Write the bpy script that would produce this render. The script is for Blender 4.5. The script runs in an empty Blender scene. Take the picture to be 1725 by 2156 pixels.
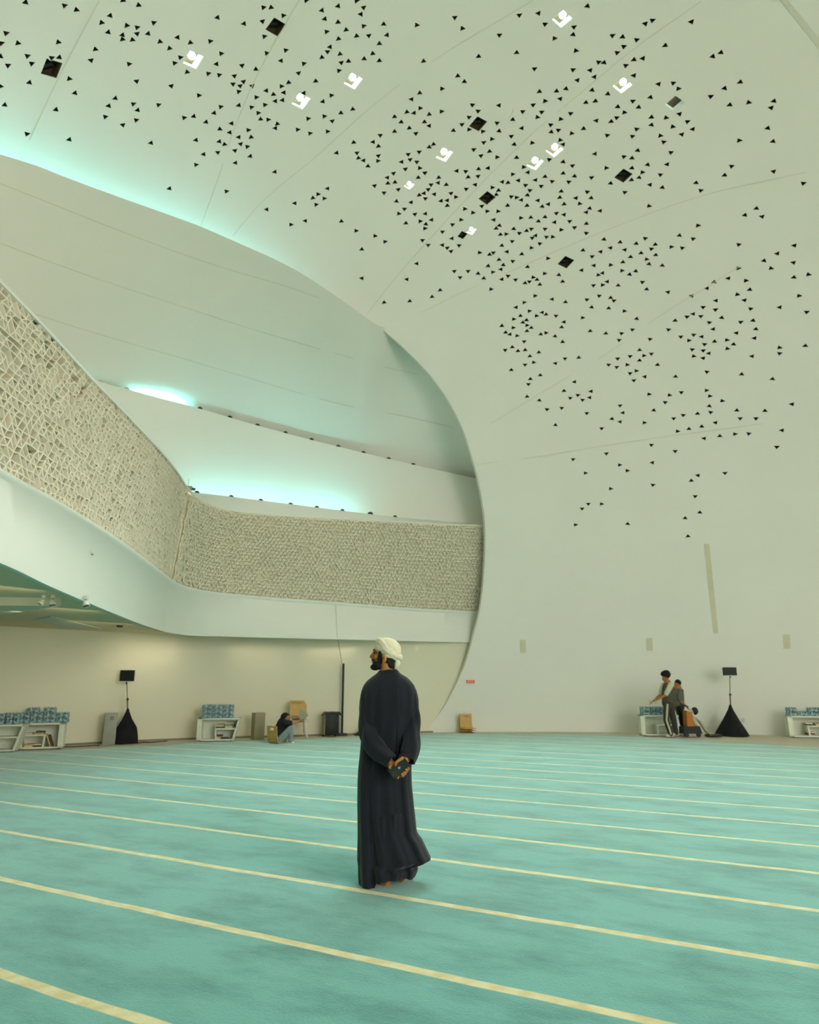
import bpy, bmesh, math, random
from mathutils import Vector, Matrix, Euler
from mathutils.bvhtree import BVHTree
from mathutils.geometry import interpolate_bezier
random.seed(7)
SC = bpy.context.scene
COL = SC.collection
# ------------------------------------------------------------------ camera
FPX, CX, CY, EYE = 1437.0, 862.5, 1078.0, 1.5
PITCH = math.atan(362.0 / FPX)
cam_data = bpy.data.cameras.new('camera')
cam = bpy.data.objects.new('camera', cam_data)
COL.objects.link(cam)
cam.location = (0, 0, EYE)
cam.rotation_euler = (math.pi / 2 + PITCH, 0, 0)
cam_data.sensor_fit = 'VERTICAL'
cam_data.sensor_height = 30.0
cam_data.lens = 30.0 * FPX / 2156.0
cam_data.clip_end = 200
cam_data.dof.use_dof = True
cam_data.dof.focus_distance = 5.9
cam_data.dof.aperture_fstop = 1.7
SC.camera = cam
# ------------------------------------------------------------------ colour management, world
SC.view_settings.view_transform = 'Standard'
SC.view_settings.look = 'None'
SC.view_settings.gamma = 1.0
SC.view_settings.exposure = 0.52
SC.view_settings.use_curve_mapping = False
SC.cycles.use_denoising = True
SC.cycles.max_bounces = 5
SC.cycles.diffuse_bounces = 4
SC.cycles.glossy_bounces = 2
SC.cycles.use_adaptive_sampling = True
SC.cycles.adaptive_threshold = 0.2
SC.cycles.adaptive_min_samples = 16
SC.cycles.sample_clamp_indirect = 6.0
world = bpy.data.worlds.new('world')
SC.world = world
world.use_nodes = True
world.node_tree.nodes['Background'].inputs['Color'].default_value = (0.98, 0.96, 0.90, 1)
world.node_tree.nodes['Background'].inputs['Strength'].default_value = 3.6

def area_light(name, loc, target, sx, sy, power, color, spread=180):
    d = bpy.data.lights.new(name, 'AREA')
    d.shape = 'RECTANGLE'; d.size = sx; d.size_y = sy
    d.energy = power; d.color = color; d.spread = math.radians(spread)
    o = bpy.data.objects.new(name, d); COL.objects.link(o)
    o.location = loc
    v = (Vector(target) - Vector(loc))
    o.rotation_euler = v.to_track_quat('-Z', 'Y').to_euler()
    return o
# added fill light behind the camera, at the side where the shell stays open
area_light('hall_fill', (10, -9, 9), (2, 12, 2.0), 12, 8, 800, (1.0, 0.96, 0.84))

# ------------------------------------------------------------------ view helpers
cP, sP = math.cos(PITCH), math.sin(PITCH)
CAM = Vector((0, 0, EYE))
def ray(x, y):
    a, b = (x - CX) / FPX, (CY - y) / FPX
    return Vector((a, cP - b * sP, sP + b * cP))
def at(x, y, Y):
    d = ray(x, y); return CAM + d * (Y / d.y)
def gz(x, y, z=0.0):
    d = ray(x, y); return CAM + d * ((z - EYE) / d.z)

# ------------------------------------------------------------------ materials
def mat(name, rgb, rough=0.7, var=0.0, vscale=3.0, bump=0.0, bscale=80.0, metal=0.0, emit=None, estr=0.0, sheen=0.0, spec=0.3):
    m = bpy.data.materials.new(name); m.use_nodes = True
    nt = m.node_tree; b = nt.nodes['Principled BSDF']
    b.inputs['Base Color'].default_value = (*rgb, 1)
    b.inputs['Roughness'].default_value = rough
    b.inputs['Metallic'].default_value = metal
    b.inputs['Specular IOR Level'].default_value = spec
    if sheen:
        b.inputs['Sheen Weight'].default_value = sheen
        b.inputs['Sheen Roughness'].default_value = 0.5
    tc = nt.nodes.new('ShaderNodeTexCoord')
    if var > 0:
        n = nt.nodes.new('ShaderNodeTexNoise'); n.inputs['Scale'].default_value = vscale; n.inputs['Detail'].default_value = 3
        nt.links.new(tc.outputs['Object'], n.inputs['Vector'])
        r = nt.nodes.new('ShaderNodeMapRange')
        r.inputs['From Min'].default_value = 0.3; r.inputs['From Max'].default_value = 0.7
        r.inputs['To Min'].default_value = 1 - var; r.inputs['To Max'].default_value = 1 + var
        nt.links.new(n.outputs['Fac'], r.inputs['Value'])
        mx = nt.nodes.new('ShaderNodeVectorMath'); mx.operation = 'SCALE'
        mx.inputs[0].default_value = rgb
        nt.links.new(r.outputs['Result'], mx.inputs['Scale'])
        nt.links.new(mx.outputs['Vector'], b.inputs['Base Color'])
    if bump > 0:
        n2 = nt.nodes.new('ShaderNodeTexNoise'); n2.inputs['Scale'].default_value = bscale; n2.inputs['Detail'].default_value = 2
        nt.links.new(tc.outputs['Object'], n2.inputs['Vector'])
        bp = nt.nodes.new('ShaderNodeBump'); bp.inputs['Strength'].default_value = bump; bp.inputs['Distance'].default_value = 0.01
        nt.links.new(n2.outputs['Fac'], bp.inputs['Height'])
        nt.links.new(bp.outputs['Normal'], b.inputs['Normal'])
    if emit:
        b.inputs['Emission Color'].default_value = (*emit, 1)
        b.inputs['Emission Strength'].default_value = estr
    return m
M = {}
M['plaster'] = mat('plaster', (0.83, 0.83, 0.75), 0.85, 0.012, 0.4)
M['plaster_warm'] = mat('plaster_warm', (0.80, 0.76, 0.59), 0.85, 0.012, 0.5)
M['soffit'] = mat('soffit_light_tint', (0.84, 0.70, 0.48), 0.85, 0.02, 0.8)  # missing warm light under the gallery is put into this base colour
M['seam'] = mat('seam_shadow_gap', (0.70, 0.69, 0.57), 0.9, 0.03, 2)
M['tanpanel'] = mat('tan_panel', (0.68, 0.64, 0.47), 0.85, 0.04, 3)
M['stone'] = mat('beige_stone_floor', (0.58, 0.54, 0.42), 0.7, 0.05, 1.5)
M['lattice'] = mat('lattice_cream', (0.82, 0.75, 0.59), 0.8, 0.03, 2)
M['latticeback'] = mat('lattice_tan', (0.60, 0.41, 0.22), 0.9, 0.05, 2)
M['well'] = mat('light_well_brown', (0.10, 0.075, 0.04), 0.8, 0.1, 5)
M['wellwhite'] = mat('light_well_white', (0.85, 0.88, 0.82), 0.7, 0.02, 5)
M['lampglow'] = mat('lamp_glow', (1, 1, 1), 0.5, emit=(0.75, 1.0, 0.97), estr=14)
M['white'] = mat('white_laminate', (0.78, 0.80, 0.66), 0.5, 0.03, 4)
M['offwhite'] = mat('offwhite_paint', (0.66, 0.68, 0.56), 0.5, 0.03, 4)
M['greybox'] = mat('grey_metal', (0.34, 0.36, 0.29), 0.5, 0.05, 6)
M['taupe'] = mat('taupe_panel', (0.36, 0.30, 0.19), 0.6, 0.05, 6)
M['black'] = mat('black_plastic', (0.012, 0.016, 0.015), 0.5, 0.1, 8)
M['blackcloth'] = mat('black_cloth', (0.012, 0.012, 0.014), 0.95, 0.2, 6, bump=0.2)
M['darkmetal'] = mat('dark_metal', (0.05, 0.045, 0.035), 0.4, 0.1, 8, metal=0.6)
M['pole'] = mat('stand_pole', (0.16, 0.12, 0.07), 0.5, 0.1, 8)
M['wood'] = mat('bent_plywood', (0.60, 0.38, 0.12), 0.5, 0.08, 7)
M['wooddark'] = mat('bent_plywood_edge', (0.35, 0.21, 0.07), 0.5, 0.08, 7)
M['chrome'] = mat('brushed_steel', (0.45, 0.42, 0.32), 0.35, 0.05, 6, metal=0.7)
M['paper'] = mat('paper', (0.75, 0.68, 0.45), 0.8, 0.05, 9)
M['book'] = mat('book_cover', (0.55, 0.42, 0.20), 0.7, 0.1, 9)
M['bookdark_earshade'] = mat('book_cover_dark_ear_shade', (0.10, 0.08, 0.05), 0.7, 0.1, 9)  # dark covers; also serves as the painted shade in the ear
M['orange'] = mat('orange_sign', (0.85, 0.20, 0.06), 0.6, 0.03, 9)
M['orangeplastic'] = mat('orange_plastic', (0.48, 0.17, 0.02), 0.5, 0.08, 9)
M['skin'] = mat('skin', (0.40, 0.165, 0.045), 0.55, 0.08, 25, spec=0.35)
M['hand_skin'] = M['skin']
M['hair'] = mat('black_hair', (0.010, 0.008, 0.007), 0.7, 0.3, 60, bump=0.5, bscale=200)
M['robe'] = mat('charcoal_robe', (0.012, 0.014, 0.020), 0.9, 0.15, 5, bump=0.15, bscale=400, sheen=0.18, spec=0.15)
M['turban'] = mat('cream_turban', (0.72, 0.66, 0.48), 0.9, 0.06, 30, bump=0.2, bscale=120)
M['jeans'] = mat('light_denim', (0.22, 0.29, 0.29), 0.9, 0.15, 12)
M['tshirt'] = mat('black_tshirt', (0.012, 0.014, 0.018), 0.9, 0.1, 10)
M['shirtwhite'] = mat('pale_shirt', (0.60, 0.57, 0.40), 0.9, 0.06, 10)
M['greyshirt'] = mat('grey_shirt', (0.15, 0.15, 0.11), 0.9, 0.08, 10)
M['trousers'] = mat('dark_trousers', (0.055, 0.05, 0.04), 0.9, 0.1, 10)
M['shoe'] = mat('white_shoe', (0.66, 0.66, 0.56), 0.6, 0.05, 10)
M['lens'] = mat('camera_lens', (0.02, 0.03, 0.04), 0.15, spec=0.6)
M['phone'] = mat('phone_black', (0.010, 0.018, 0.016), 0.3, 0.1, 20, spec=0.5)
M['bump'] = mat('camera_bump_glass', (0.05, 0.055, 0.045), 0.3, 0.1, 40)
M['vest'] = mat('dark_vest', (0.10, 0.09, 0.06), 0.9, 0.1, 12)
M['emblem'] = mat('silver_emblem', (0.35, 0.38, 0.32), 0.3, metal=0.3)
M['greyline'] = mat('joint_grey', (0.25, 0.24, 0.18), 0.8)

def bottle_mat():
    m = bpy.data.materials.new('blue_water_pack'); m.use_nodes = True
    nt = m.node_tree; b = nt.nodes['Principled BSDF']
    tc = nt.nodes.new('ShaderNodeTexCoord')
    v = nt.nodes.new('ShaderNodeTexVoronoi'); v.inputs['Scale'].default_value = 15
    nt.links.new(tc.outputs['Object'], v.inputs['Vector'])
    r = nt.nodes.new('ShaderNodeValToRGB')
    r.color_ramp.elements[0].color = (0.03, 0.13, 0.24, 1); r.color_ramp.elements[0].position = 0.15
    r.color_ramp.elements[1].color = (0.36, 0.50, 0.46, 1); r.color_ramp.elements[1].position = 0.75
    nt.links.new(v.outputs['Distance'], r.inputs['Fac'])
    nt.links.new(r.outputs['Color'], b.inputs['Base Color'])
    b.inputs['Roughness'].default_value = 0.25
    return m
M['bottles'] = bottle_mat()

ROWANG = math.radians(-28.5)
def carpet_mat():
    m = bpy.data.materials.new('teal_prayer_carpet'); m.use_nodes = True
    nt = m.node_tree; N = nt.nodes; L = nt.links; b = N['Principled BSDF']
    tc = N.new('ShaderNodeTexCoord')
    mp = N.new('ShaderNodeMapping'); mp.inputs['Rotation'].default_value = (0, 0, -ROWANG)
    L.new(tc.outputs['Object'], mp.inputs['Vector'])
    # faint waviness of the woven line
    nw = N.new('ShaderNodeTexNoise'); nw.inputs['Scale'].default_value = 1.3; L.new(mp.outputs['Vector'], nw.inputs['Vector'])
    sp = N.new('ShaderNodeSeparateXYZ'); L.new(mp.outputs['Vector'], sp.inputs['Vector'])
    w1 = N.new('ShaderNodeMath'); w1.operation = 'MULTIPLY_ADD'; L.new(nw.outputs['Fac'], w1.inputs[0]); w1.inputs[1].default_value = 0.05; L.new(sp.outputs['Y'], w1.inputs[2])
    s1 = N.new('ShaderNodeMath'); s1.operation = 'SUBTRACT'; L.new(w1.outputs[0], s1.inputs[0]); s1.inputs[1].default_value = 2.575 + 0.025 - 1.088 * 0.5
    p1 = N.new('ShaderNodeMath'); p1.operation = 'DIVIDE'; L.new(s1.outputs[0], p1.inputs[0]); p1.inputs[1].default_value = 1.088
    f1 = N.new('ShaderNodeMath'); f1.operation = 'FRACT'; L.new(p1.outputs[0], f1.inputs[0])
    d1 = N.new('ShaderNodeMath'); d1.operation = 'SUBTRACT'; L.new(f1.outputs[0], d1.inputs[0]); d1.inputs[1].default_value = 0.5
    a1 = N.new('ShaderNodeMath'); a1.operation = 'ABSOLUTE'; L.new(d1.outputs[0], a1.inputs[0])
    mr = N.new('ShaderNodeMapRange'); L.new(a1.outputs[0], mr.inputs['Value'])
    mr.inputs['From Min'].default_value = 0.031; mr.inputs['From Max'].default_value = 0.038
    mr.inputs['To Min'].default_value = 1; mr.inputs['To Max'].default_value = 0
    # brushed pile: patches stretched along the rows
    st = N.new('ShaderNodeMapping'); st.inputs['Scale'].default_value = (0.5, 1.0, 1.0); L.new(mp.outputs['Vector'], st.inputs['Vector'])
    n1 = N.new('ShaderNodeTexNoise'); n1.inputs['Scale'].default_value = 2.6; n1.inputs['Detail'].default_value = 9; n1.inputs['Roughness'].default_value = 0.66; L.new(st.outputs['Vector'], n1.inputs['Vector'])
    r1 = N.new('ShaderNodeValToRGB'); L.new(n1.outputs['Fac'], r1.inputs['Fac'])
    e = r1.color_ramp.elements
    e[0].position = 0.34; e[0].color = (0.068, 0.230, 0.216, 1)
    e[1].position = 0.56; e[1].color = (0.130, 0.370, 0.338, 1)
    n2 = N.new('ShaderNodeTexNoise'); n2.inputs['Scale'].default_value = 70; n2.inputs['Detail'].default_value = 3; L.new(tc.outputs['Object'], n2.inputs['Vector'])
    m2 = N.new('ShaderNodeMapRange'); L.new(n2.outputs['Fac'], m2.inputs['Value']); m2.inputs['To Min'].default_value = 0.86; m2.inputs['To Max'].default_value = 1.14
    sc = N.new('ShaderNodeVectorMath'); sc.operation = 'SCALE'; L.new(r1.outputs['Color'], sc.inputs[0]); L.new(m2.outputs['Result'], sc.inputs['Scale'])
    n3 = N.new('ShaderNodeTexNoise'); n3.inputs['Scale'].default_value = 9; L.new(tc.outputs['Object'], n3.inputs['Vector'])
    r3 = N.new('ShaderNodeValToRGB'); L.new(n3.outputs['Fac'], r3.inputs['Fac'])
    r3.color_ramp.elements[0].position = 0.35; r3.color_ramp.elements[0].color = (0.60, 0.50, 0.235, 1)
    r3.color_ramp.elements[1].position = 0.6; r3.color_ramp.elements[1].color = (0.70, 0.63, 0.36, 1)
    mx = N.new('ShaderNodeMix'); mx.data_type = 'RGBA'
    L.new(mr.outputs['Result'], mx.inputs['Factor']); L.new(sc.outputs['Vector'], mx.inputs['A']); L.new(r3.outputs['Color'], mx.inputs['B'])
    L.new(mx.outputs['Result'], b.inputs['Base Color'])
    b.inputs['Roughness'].default_value = 0.95
    b.inputs['Specular IOR Level'].default_value = 0.15
    b.inputs['Sheen Weight'].default_value = 0.62
    b.inputs['Sheen Roughness'].default_value = 0.35
    b.inputs['Sheen Tint'].default_value = (0.80, 1.0, 0.88, 1)
    bp = N.new('ShaderNodeBump'); bp.inputs['Strength'].default_value = 0.35; bp.inputs['Distance'].default_value = 0.01
    L.new(n2.outputs['Fac'], bp.inputs['Height']); L.new(bp.outputs['Normal'], b.inputs['Normal'])
    return m
M['carpet'] = carpet_mat()

# ------------------------------------------------------------------ mesh helpers
class MB:
    def __init__(s): s.v = []; s.f = []
    def add(s, vs, fs):
        n = len(s.v); s.v += [Vector(v) for v in vs]; s.f += [tuple(i + n for i in f) for f in fs]; return s
    def box(s, c, size, rot=0.0, tilt=None, bev=0.0):
        hx, hy, hz = size[0] / 2, size[1] / 2, size[2] / 2
        R = Matrix.Rotation(rot, 3, 'Z')
        if tilt is not None: R = R @ tilt
        vs = [R @ Vector((x, y, z)) + Vector(c) for z in (-hz, hz) for x, y in ((-hx, -hy), (hx, -hy), (hx, hy), (-hx, hy))]
        if bev <= 0:
            return s.add(vs, [(3, 2, 1, 0), (4, 5, 6, 7), (0, 1, 5, 4), (1, 2, 6, 5), (2, 3, 7, 6), (3, 0, 4, 7)])
        bm = bmesh.new()
        bv = [bm.verts.new(v) for v in vs]
        for f in [(3, 2, 1, 0), (4, 5, 6, 7), (0, 1, 5, 4), (1, 2, 6, 5), (2, 3, 7, 6), (3, 0, 4, 7)]:
            bm.faces.new([bv[i] for i in f])
        bmesh.ops.bevel(bm, geom=bm.edges[:], offset=bev, segments=2, affect='EDGES', profile=0.5)
        bm.verts.index_update()
        s.add([v.co.copy() for v in bm.verts], [[v.index for v in f.verts] for f in bm.faces]); bm.free(); return s
    def tube(s, pts, radii, seg=12, cap=True, flat=1.0, up=None):
        pts = [Vector(p) for p in pts]
        if not hasattr(radii, '__len__'): radii = [radii] * len(pts)
        rings = []; prev = None
        for i, p in enumerate(pts):
            t = (pts[min(i + 1, len(pts) - 1)] - pts[max(i - 1, 0)]).normalized()
            if prev is None:
                a = Vector(up) if up else (Vector((0, 0, 1)) if abs(t.z) < 0.9 else Vector((1, 0, 0)))
            else: a = prev
            a = (a - t * a.dot(t)).normalized(); b = t.cross(a); prev = a
            rings.append([p + (a * math.cos(2 * math.pi * k / seg) * flat + b * math.sin(2 * math.pi * k / seg)) * radii[i] for k in range(seg)])
        return s.rings(rings, cap)
    def rings(s, rings, cap=True, closed=True):
        n = len(rings[0]); vs = [v for r in rings for v in r]; fs = []
        for i in range(len(rings) - 1):
            for k in range(n if closed else n - 1):
                k2 = (k + 1) % n
                fs.append((i * n + k, i * n + k2, (i + 1) * n + k2, (i + 1) * n + k))
        if cap and closed:
            fs.append(tuple(range(n - 1, -1, -1))); fs.append(tuple((len(rings) - 1) * n + k for k in range(n)))
        return s.add(vs, fs)
    def grid(s, rows): return s.rings(rows, cap=False, closed=False)
    def ell(s, c, r, rot=None, nu=20, nv=12):
        R = rot if rot is not None else Matrix.Identity(3)
        rings = []
        for j in range(nv + 1):
            th = math.pi * (0.02 + 0.96 * j / nv)
            rings.append([Vector(c) + R @ Vector((r[0] * math.sin(th) * math.cos(2 * math.pi * k / nu), r[1] * math.sin(th) * math.sin(2 * math.pi * k / nu), -r[2] * math.cos(th))) for k in range(nu)])
        return s.rings(rings)
    def cap(s, a, b, r1, r2, seg=12):
        a = Vector(a); b = Vector(b); t = (b - a).normalized(); L = (b - a).length
        pts = []; rad = []
        for k in range(5):
            q = math.pi / 2 * (k / 4.0 * 0.95 + 0.05); pts.append(a - t * r1 * math.cos(q)); rad.append(r1 * math.sin(q))
        for k in range(5):
            q = math.pi / 2 * ((4 - k) / 4.0 * 0.95 + 0.05); pts.append(b + t * r2 * math.cos(q)); rad.append(r2 * math.sin(q))
        return s.tube(pts, rad, seg)
    def chain(s, pts, radii, seg=12):
        for i in range(len(pts) - 1): s.cap(pts[i], pts[i + 1], radii[i], radii[i + 1], seg)
        return s
    def prism(s, poly, h, axis='z', base=0.0):
        """poly: list of Vectors (planar), extruded by vector h"""
        n = len(poly); h = Vector(h)
        vs = [Vector(p) for p in poly] + [Vector(p) + h for p in poly]
        fs = [tuple(range(n - 1, -1, -1)), tuple(range(n, 2 * n))] + [(i, (i + 1) % n, n + (i + 1) % n, n + i) for i in range(n)]
        return s.add(vs, fs)
    def mesh(s, name, material, smooth=True, angle=None):
        me = bpy.data.meshes.new(name)
        me.from_pydata(s.v, [], s.f); me.update()
        if isinstance(material, (list, tuple)):
            for m in material: me.materials.append(m)
        else: me.materials.append(material)
        if smooth:
            for p in me.polygons: p.use_smooth = True
            me.set_sharp_from_angle(angle=math.radians(angle or 40))
        return me
    def build(s, name, material, parent=None, smooth=True, angle=None, fix=True):
        me = s.mesh(name, material, smooth, angle)
        if fix:
            bm = bmesh.new(); bm.from_mesh(me); bmesh.ops.recalc_face_normals(bm, faces=bm.faces); bm.to_mesh(me); bm.free()
        o = bpy.data.objects.new(name, me); COL.objects.link(o)
        if parent is not None: place(o, parent)
        return o
def place(o, parent):
    """parent without moving: mesh is in world coordinates"""
    o.parent = parent
    o.matrix_parent_inverse = parent.matrix_basis.inverted()
def tag(o, label=None, cat=None, group=None, kind=None):
    if label: o['label'] = label
    if cat: o['category'] = cat
    if group: o['group'] = group
    if kind: o['kind'] = kind
    return o
def empty(name, loc, label, cat, group=None, rz=0.0):
    o = bpy.data.objects.new(name, None); COL.objects.link(o); o.location = loc; o.rotation_euler = (0, 0, rz)
    o.empty_display_size = 0.1
    o.matrix_basis = Matrix.Translation(Vector(loc)) @ Matrix.Rotation(rz, 4, 'Z')
    return tag(o, label, cat, group)
def structure(o): o['kind'] = 'structure'; return o
def copy_tree(o, parent=None, label=None):
    c = o.copy(); COL.objects.link(c)
    if parent: c.parent = parent; c.matrix_parent_inverse = o.matrix_parent_inverse.copy()
    for ch in list(o.children): copy_tree(ch, c)
    if label: c['label'] = label
    return c
def fused(name, mb, material, parent=None, voxel=0.006, smooth_it=4):
    """join overlapping solids into one continuous skin"""
    me = mb.mesh(name, material, False)
    o = bpy.data.objects.new(name, me); COL.objects.link(o)
    bm = bmesh.new(); bm.from_mesh(me); bmesh.ops.recalc_face_normals(bm, faces=bm.faces); bm.to_mesh(me); bm.free()
    r = o.modifiers.new('r', 'REMESH'); r.mode = 'VOXEL'; r.voxel_size = voxel; r.use_smooth_shade = True
    if smooth_it:
        q = o.modifiers.new('s', 'SMOOTH'); q.factor = 0.5; q.iterations = smooth_it
    dg = bpy.context.evaluated_depsgraph_get()
    nm = bpy.data.meshes.new_from_object(o.evaluated_get(dg))
    o.modifiers.clear(); o.data = nm; nm.name = name
    nm.materials.clear(); nm.materials.append(material)
    for p in nm.polygons: p.use_smooth = True; p.material_index = 0
    if parent is not None: place(o, parent)
    return o
def catmull(pts, n):
    """smooth polyline through pts (Vectors or tuples), n samples evenly along chord length"""
    P = [Vector(p) for p in pts]
    L = [0]
    for i in range(1, len(P)): L.append(L[-1] + (P[i] - P[i - 1]).length)
    out = []
    for k in range(n):
        t = L[-1] * k / (n - 1)
        i = 0
        while i < len(P) - 2 and L[i + 1] < t: i += 1
        u = (t - L[i]) / max(1e-9, L[i + 1] - L[i]); u = min(max(u, 0), 1)
        h = L[i + 1] - L[i]
        def tan(j):
            if j == 0: return (P[1] - P[0]) / (L[1] - L[0])
            if j == len(P) - 1: return (P[-1] - P[-2]) / (L[-1] - L[-2])
            return (P[j + 1] - P[j - 1]) / (L[j + 1] - L[j - 1])
        m0, m1 = tan(i) * h, tan(i + 1) * h
        u2, u3 = u * u, u * u * u
        out.append(P[i] * (2 * u3 - 3 * u2 + 1) + m0 * (u3 - 2 * u2 + u) + P[i + 1] * (-2 * u3 + 3 * u2) + m1 * (u3 - u2))
    return out
def lerp(a, b, t): return a + (b - a) * t
def sstep(a, b, x):
    t = min(max((x - a) / (b - a), 0), 1); return t * t * (3 - 2 * t)

# ================================================================== THE HALL SHELL
ECX, ECY, EA, EB, EC = 4.0, 6.0, 17.0, 17.1, 19.0
def e_norm(p): return Vector(((p.x - ECX) / EA, (p.y - ECY) / EB, (max(p.z, 0) / EC) ** 1.25))
def e_point(n, s=1.0):
    n = n.normalized(); return Vector((ECX + EA * n.x * s, ECY + EB * n.y * s, EC * s * max(n.z, 0) ** 0.8))
def e_t(d):
    lo, hi = 1.0, 60.0
    for _ in range(40):
        m = (lo + hi) / 2; p = CAM + d * m; n = e_norm(p)
        if n.length_squared > 1: hi = m
        else: lo = m
    return lo
def e_hit(x, y, k=1.0):
    d = ray(x, y); return CAM + d * (e_t(d) * k)
def e_normal(p):
    g = Vector((2 * (p.x - ECX) / EA ** 2, 2 * (p.y - ECY) / EB ** 2, 2.5 * max(p.z, 0) ** 1.5 / EC ** 2.5))
    return -g.normalized()          # points into the hall

C_PX = [(-300, 242), (-150, 281), (0, 325), (83, 351), (122, 367), (243, 412), (333, 444), (418, 475), (487, 505), (588, 550), (649, 584), (700, 618), (748, 652), (796, 687),
        (843, 726), (891, 773), (923, 811), (955, 862), (976, 906), (993, 958), (1007, 1009), (1017, 1062), (1022, 1109), (1021, 1178), (1017, 1239),
        (1010, 1290), (997, 1340), (982, 1392), (962, 1440), (938, 1484), (912, 1520), (890, 1542.5)]
c_dense = catmull([(x, y, 0) for x, y in C_PX], 200)
POLE = Vector((0.55, -0.835, 0)).normalized()
shell_dirs = []       # (normalised direction on the shell, how far the shell runs on behind the lip, px or None)
left_ext = [Vector((-0.98, -0.2, 0.0)), Vector((-0.97, -0.15, 0.18)), Vector((-0.93, -0.08, 0.35))]
first = e_norm(e_hit(c_dense[0].x, c_dense[0].y)).normalized()
for v in catmull(left_ext + [first], 26)[:-1]: shell_dirs.append((v.normalized(), 1.0, None))
for p in c_dense:
    shell_dirs.append((e_norm(e_hit(p.x, p.y)).normalized(), 1 - sstep(680, 780, p.x), (p.x, p.y)))
shell_dirs[-1] = (Vector((shell_dirs[-1][0].x, shell_dirs[-1][0].y, 0)).normalized(), 0, shell_dirs[-1][2])
shell_dirs[0] = (Vector((-0.98, -0.2, 0)).normalized(), 1, None)
NV, VEND = 96, 0.80
def slerp(a, b, t):
    w = math.acos(max(-1, min(1, a.dot(b)))); return (a * math.sin((1 - t) * w) + b * math.sin(t * w)) / math.sin(w)
rows = []
for n, ext, px in shell_dirs:
    w = math.acos(n.dot(POLE)); v0 = -0.9 * ext / (17 * w)
    r = []
    for j in range(NV + 1):
        t = v0 + (VEND - v0) * (j / NV) ** 1.0
        q = slerp(n, POLE, t)
        if q.z < 0: q.z = 0
        r.append(q.normalized())
    rows.append(r)
nu = len(rows); nvv = NV + 1
inner = [e_point(q) for r in rows for q in r]
outer = [p - e_normal(p) * 0.30 for p in inner]
for i, p in enumerate(inner):
    if p.z < 0.001: outer[i].z = 0.0
fs = []
for i in range(nu - 1):
    for j in range(NV):
        a, b, c, d = i * nvv + j, i * nvv + j + 1, (i + 1) * nvv + j + 1, (i + 1) * nvv + j
        fs.append((a, b, c, d)); fs.append((d + len(inner), c + len(inner), b + len(inner), a + len(inner)))
N0 = len(inner)
for i in range(nu - 1):
    for j in (0, NV):
        a, b = i * nvv + j, (i + 1) * nvv + j
        fs.append((a, b, b + N0, a + N0) if j == 0 else (b, a, a + N0, b + N0))
for j in range(NV):
    for i in (0, nu - 1):
        a, b = i * nvv + j, i * nvv + j + 1
        fs.append((b, a, a + N0, b + N0) if i == 0 else (a, b, b + N0, a + N0))
shell_mb = MB(); shell_mb.add(inner + outer, fs)

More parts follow.
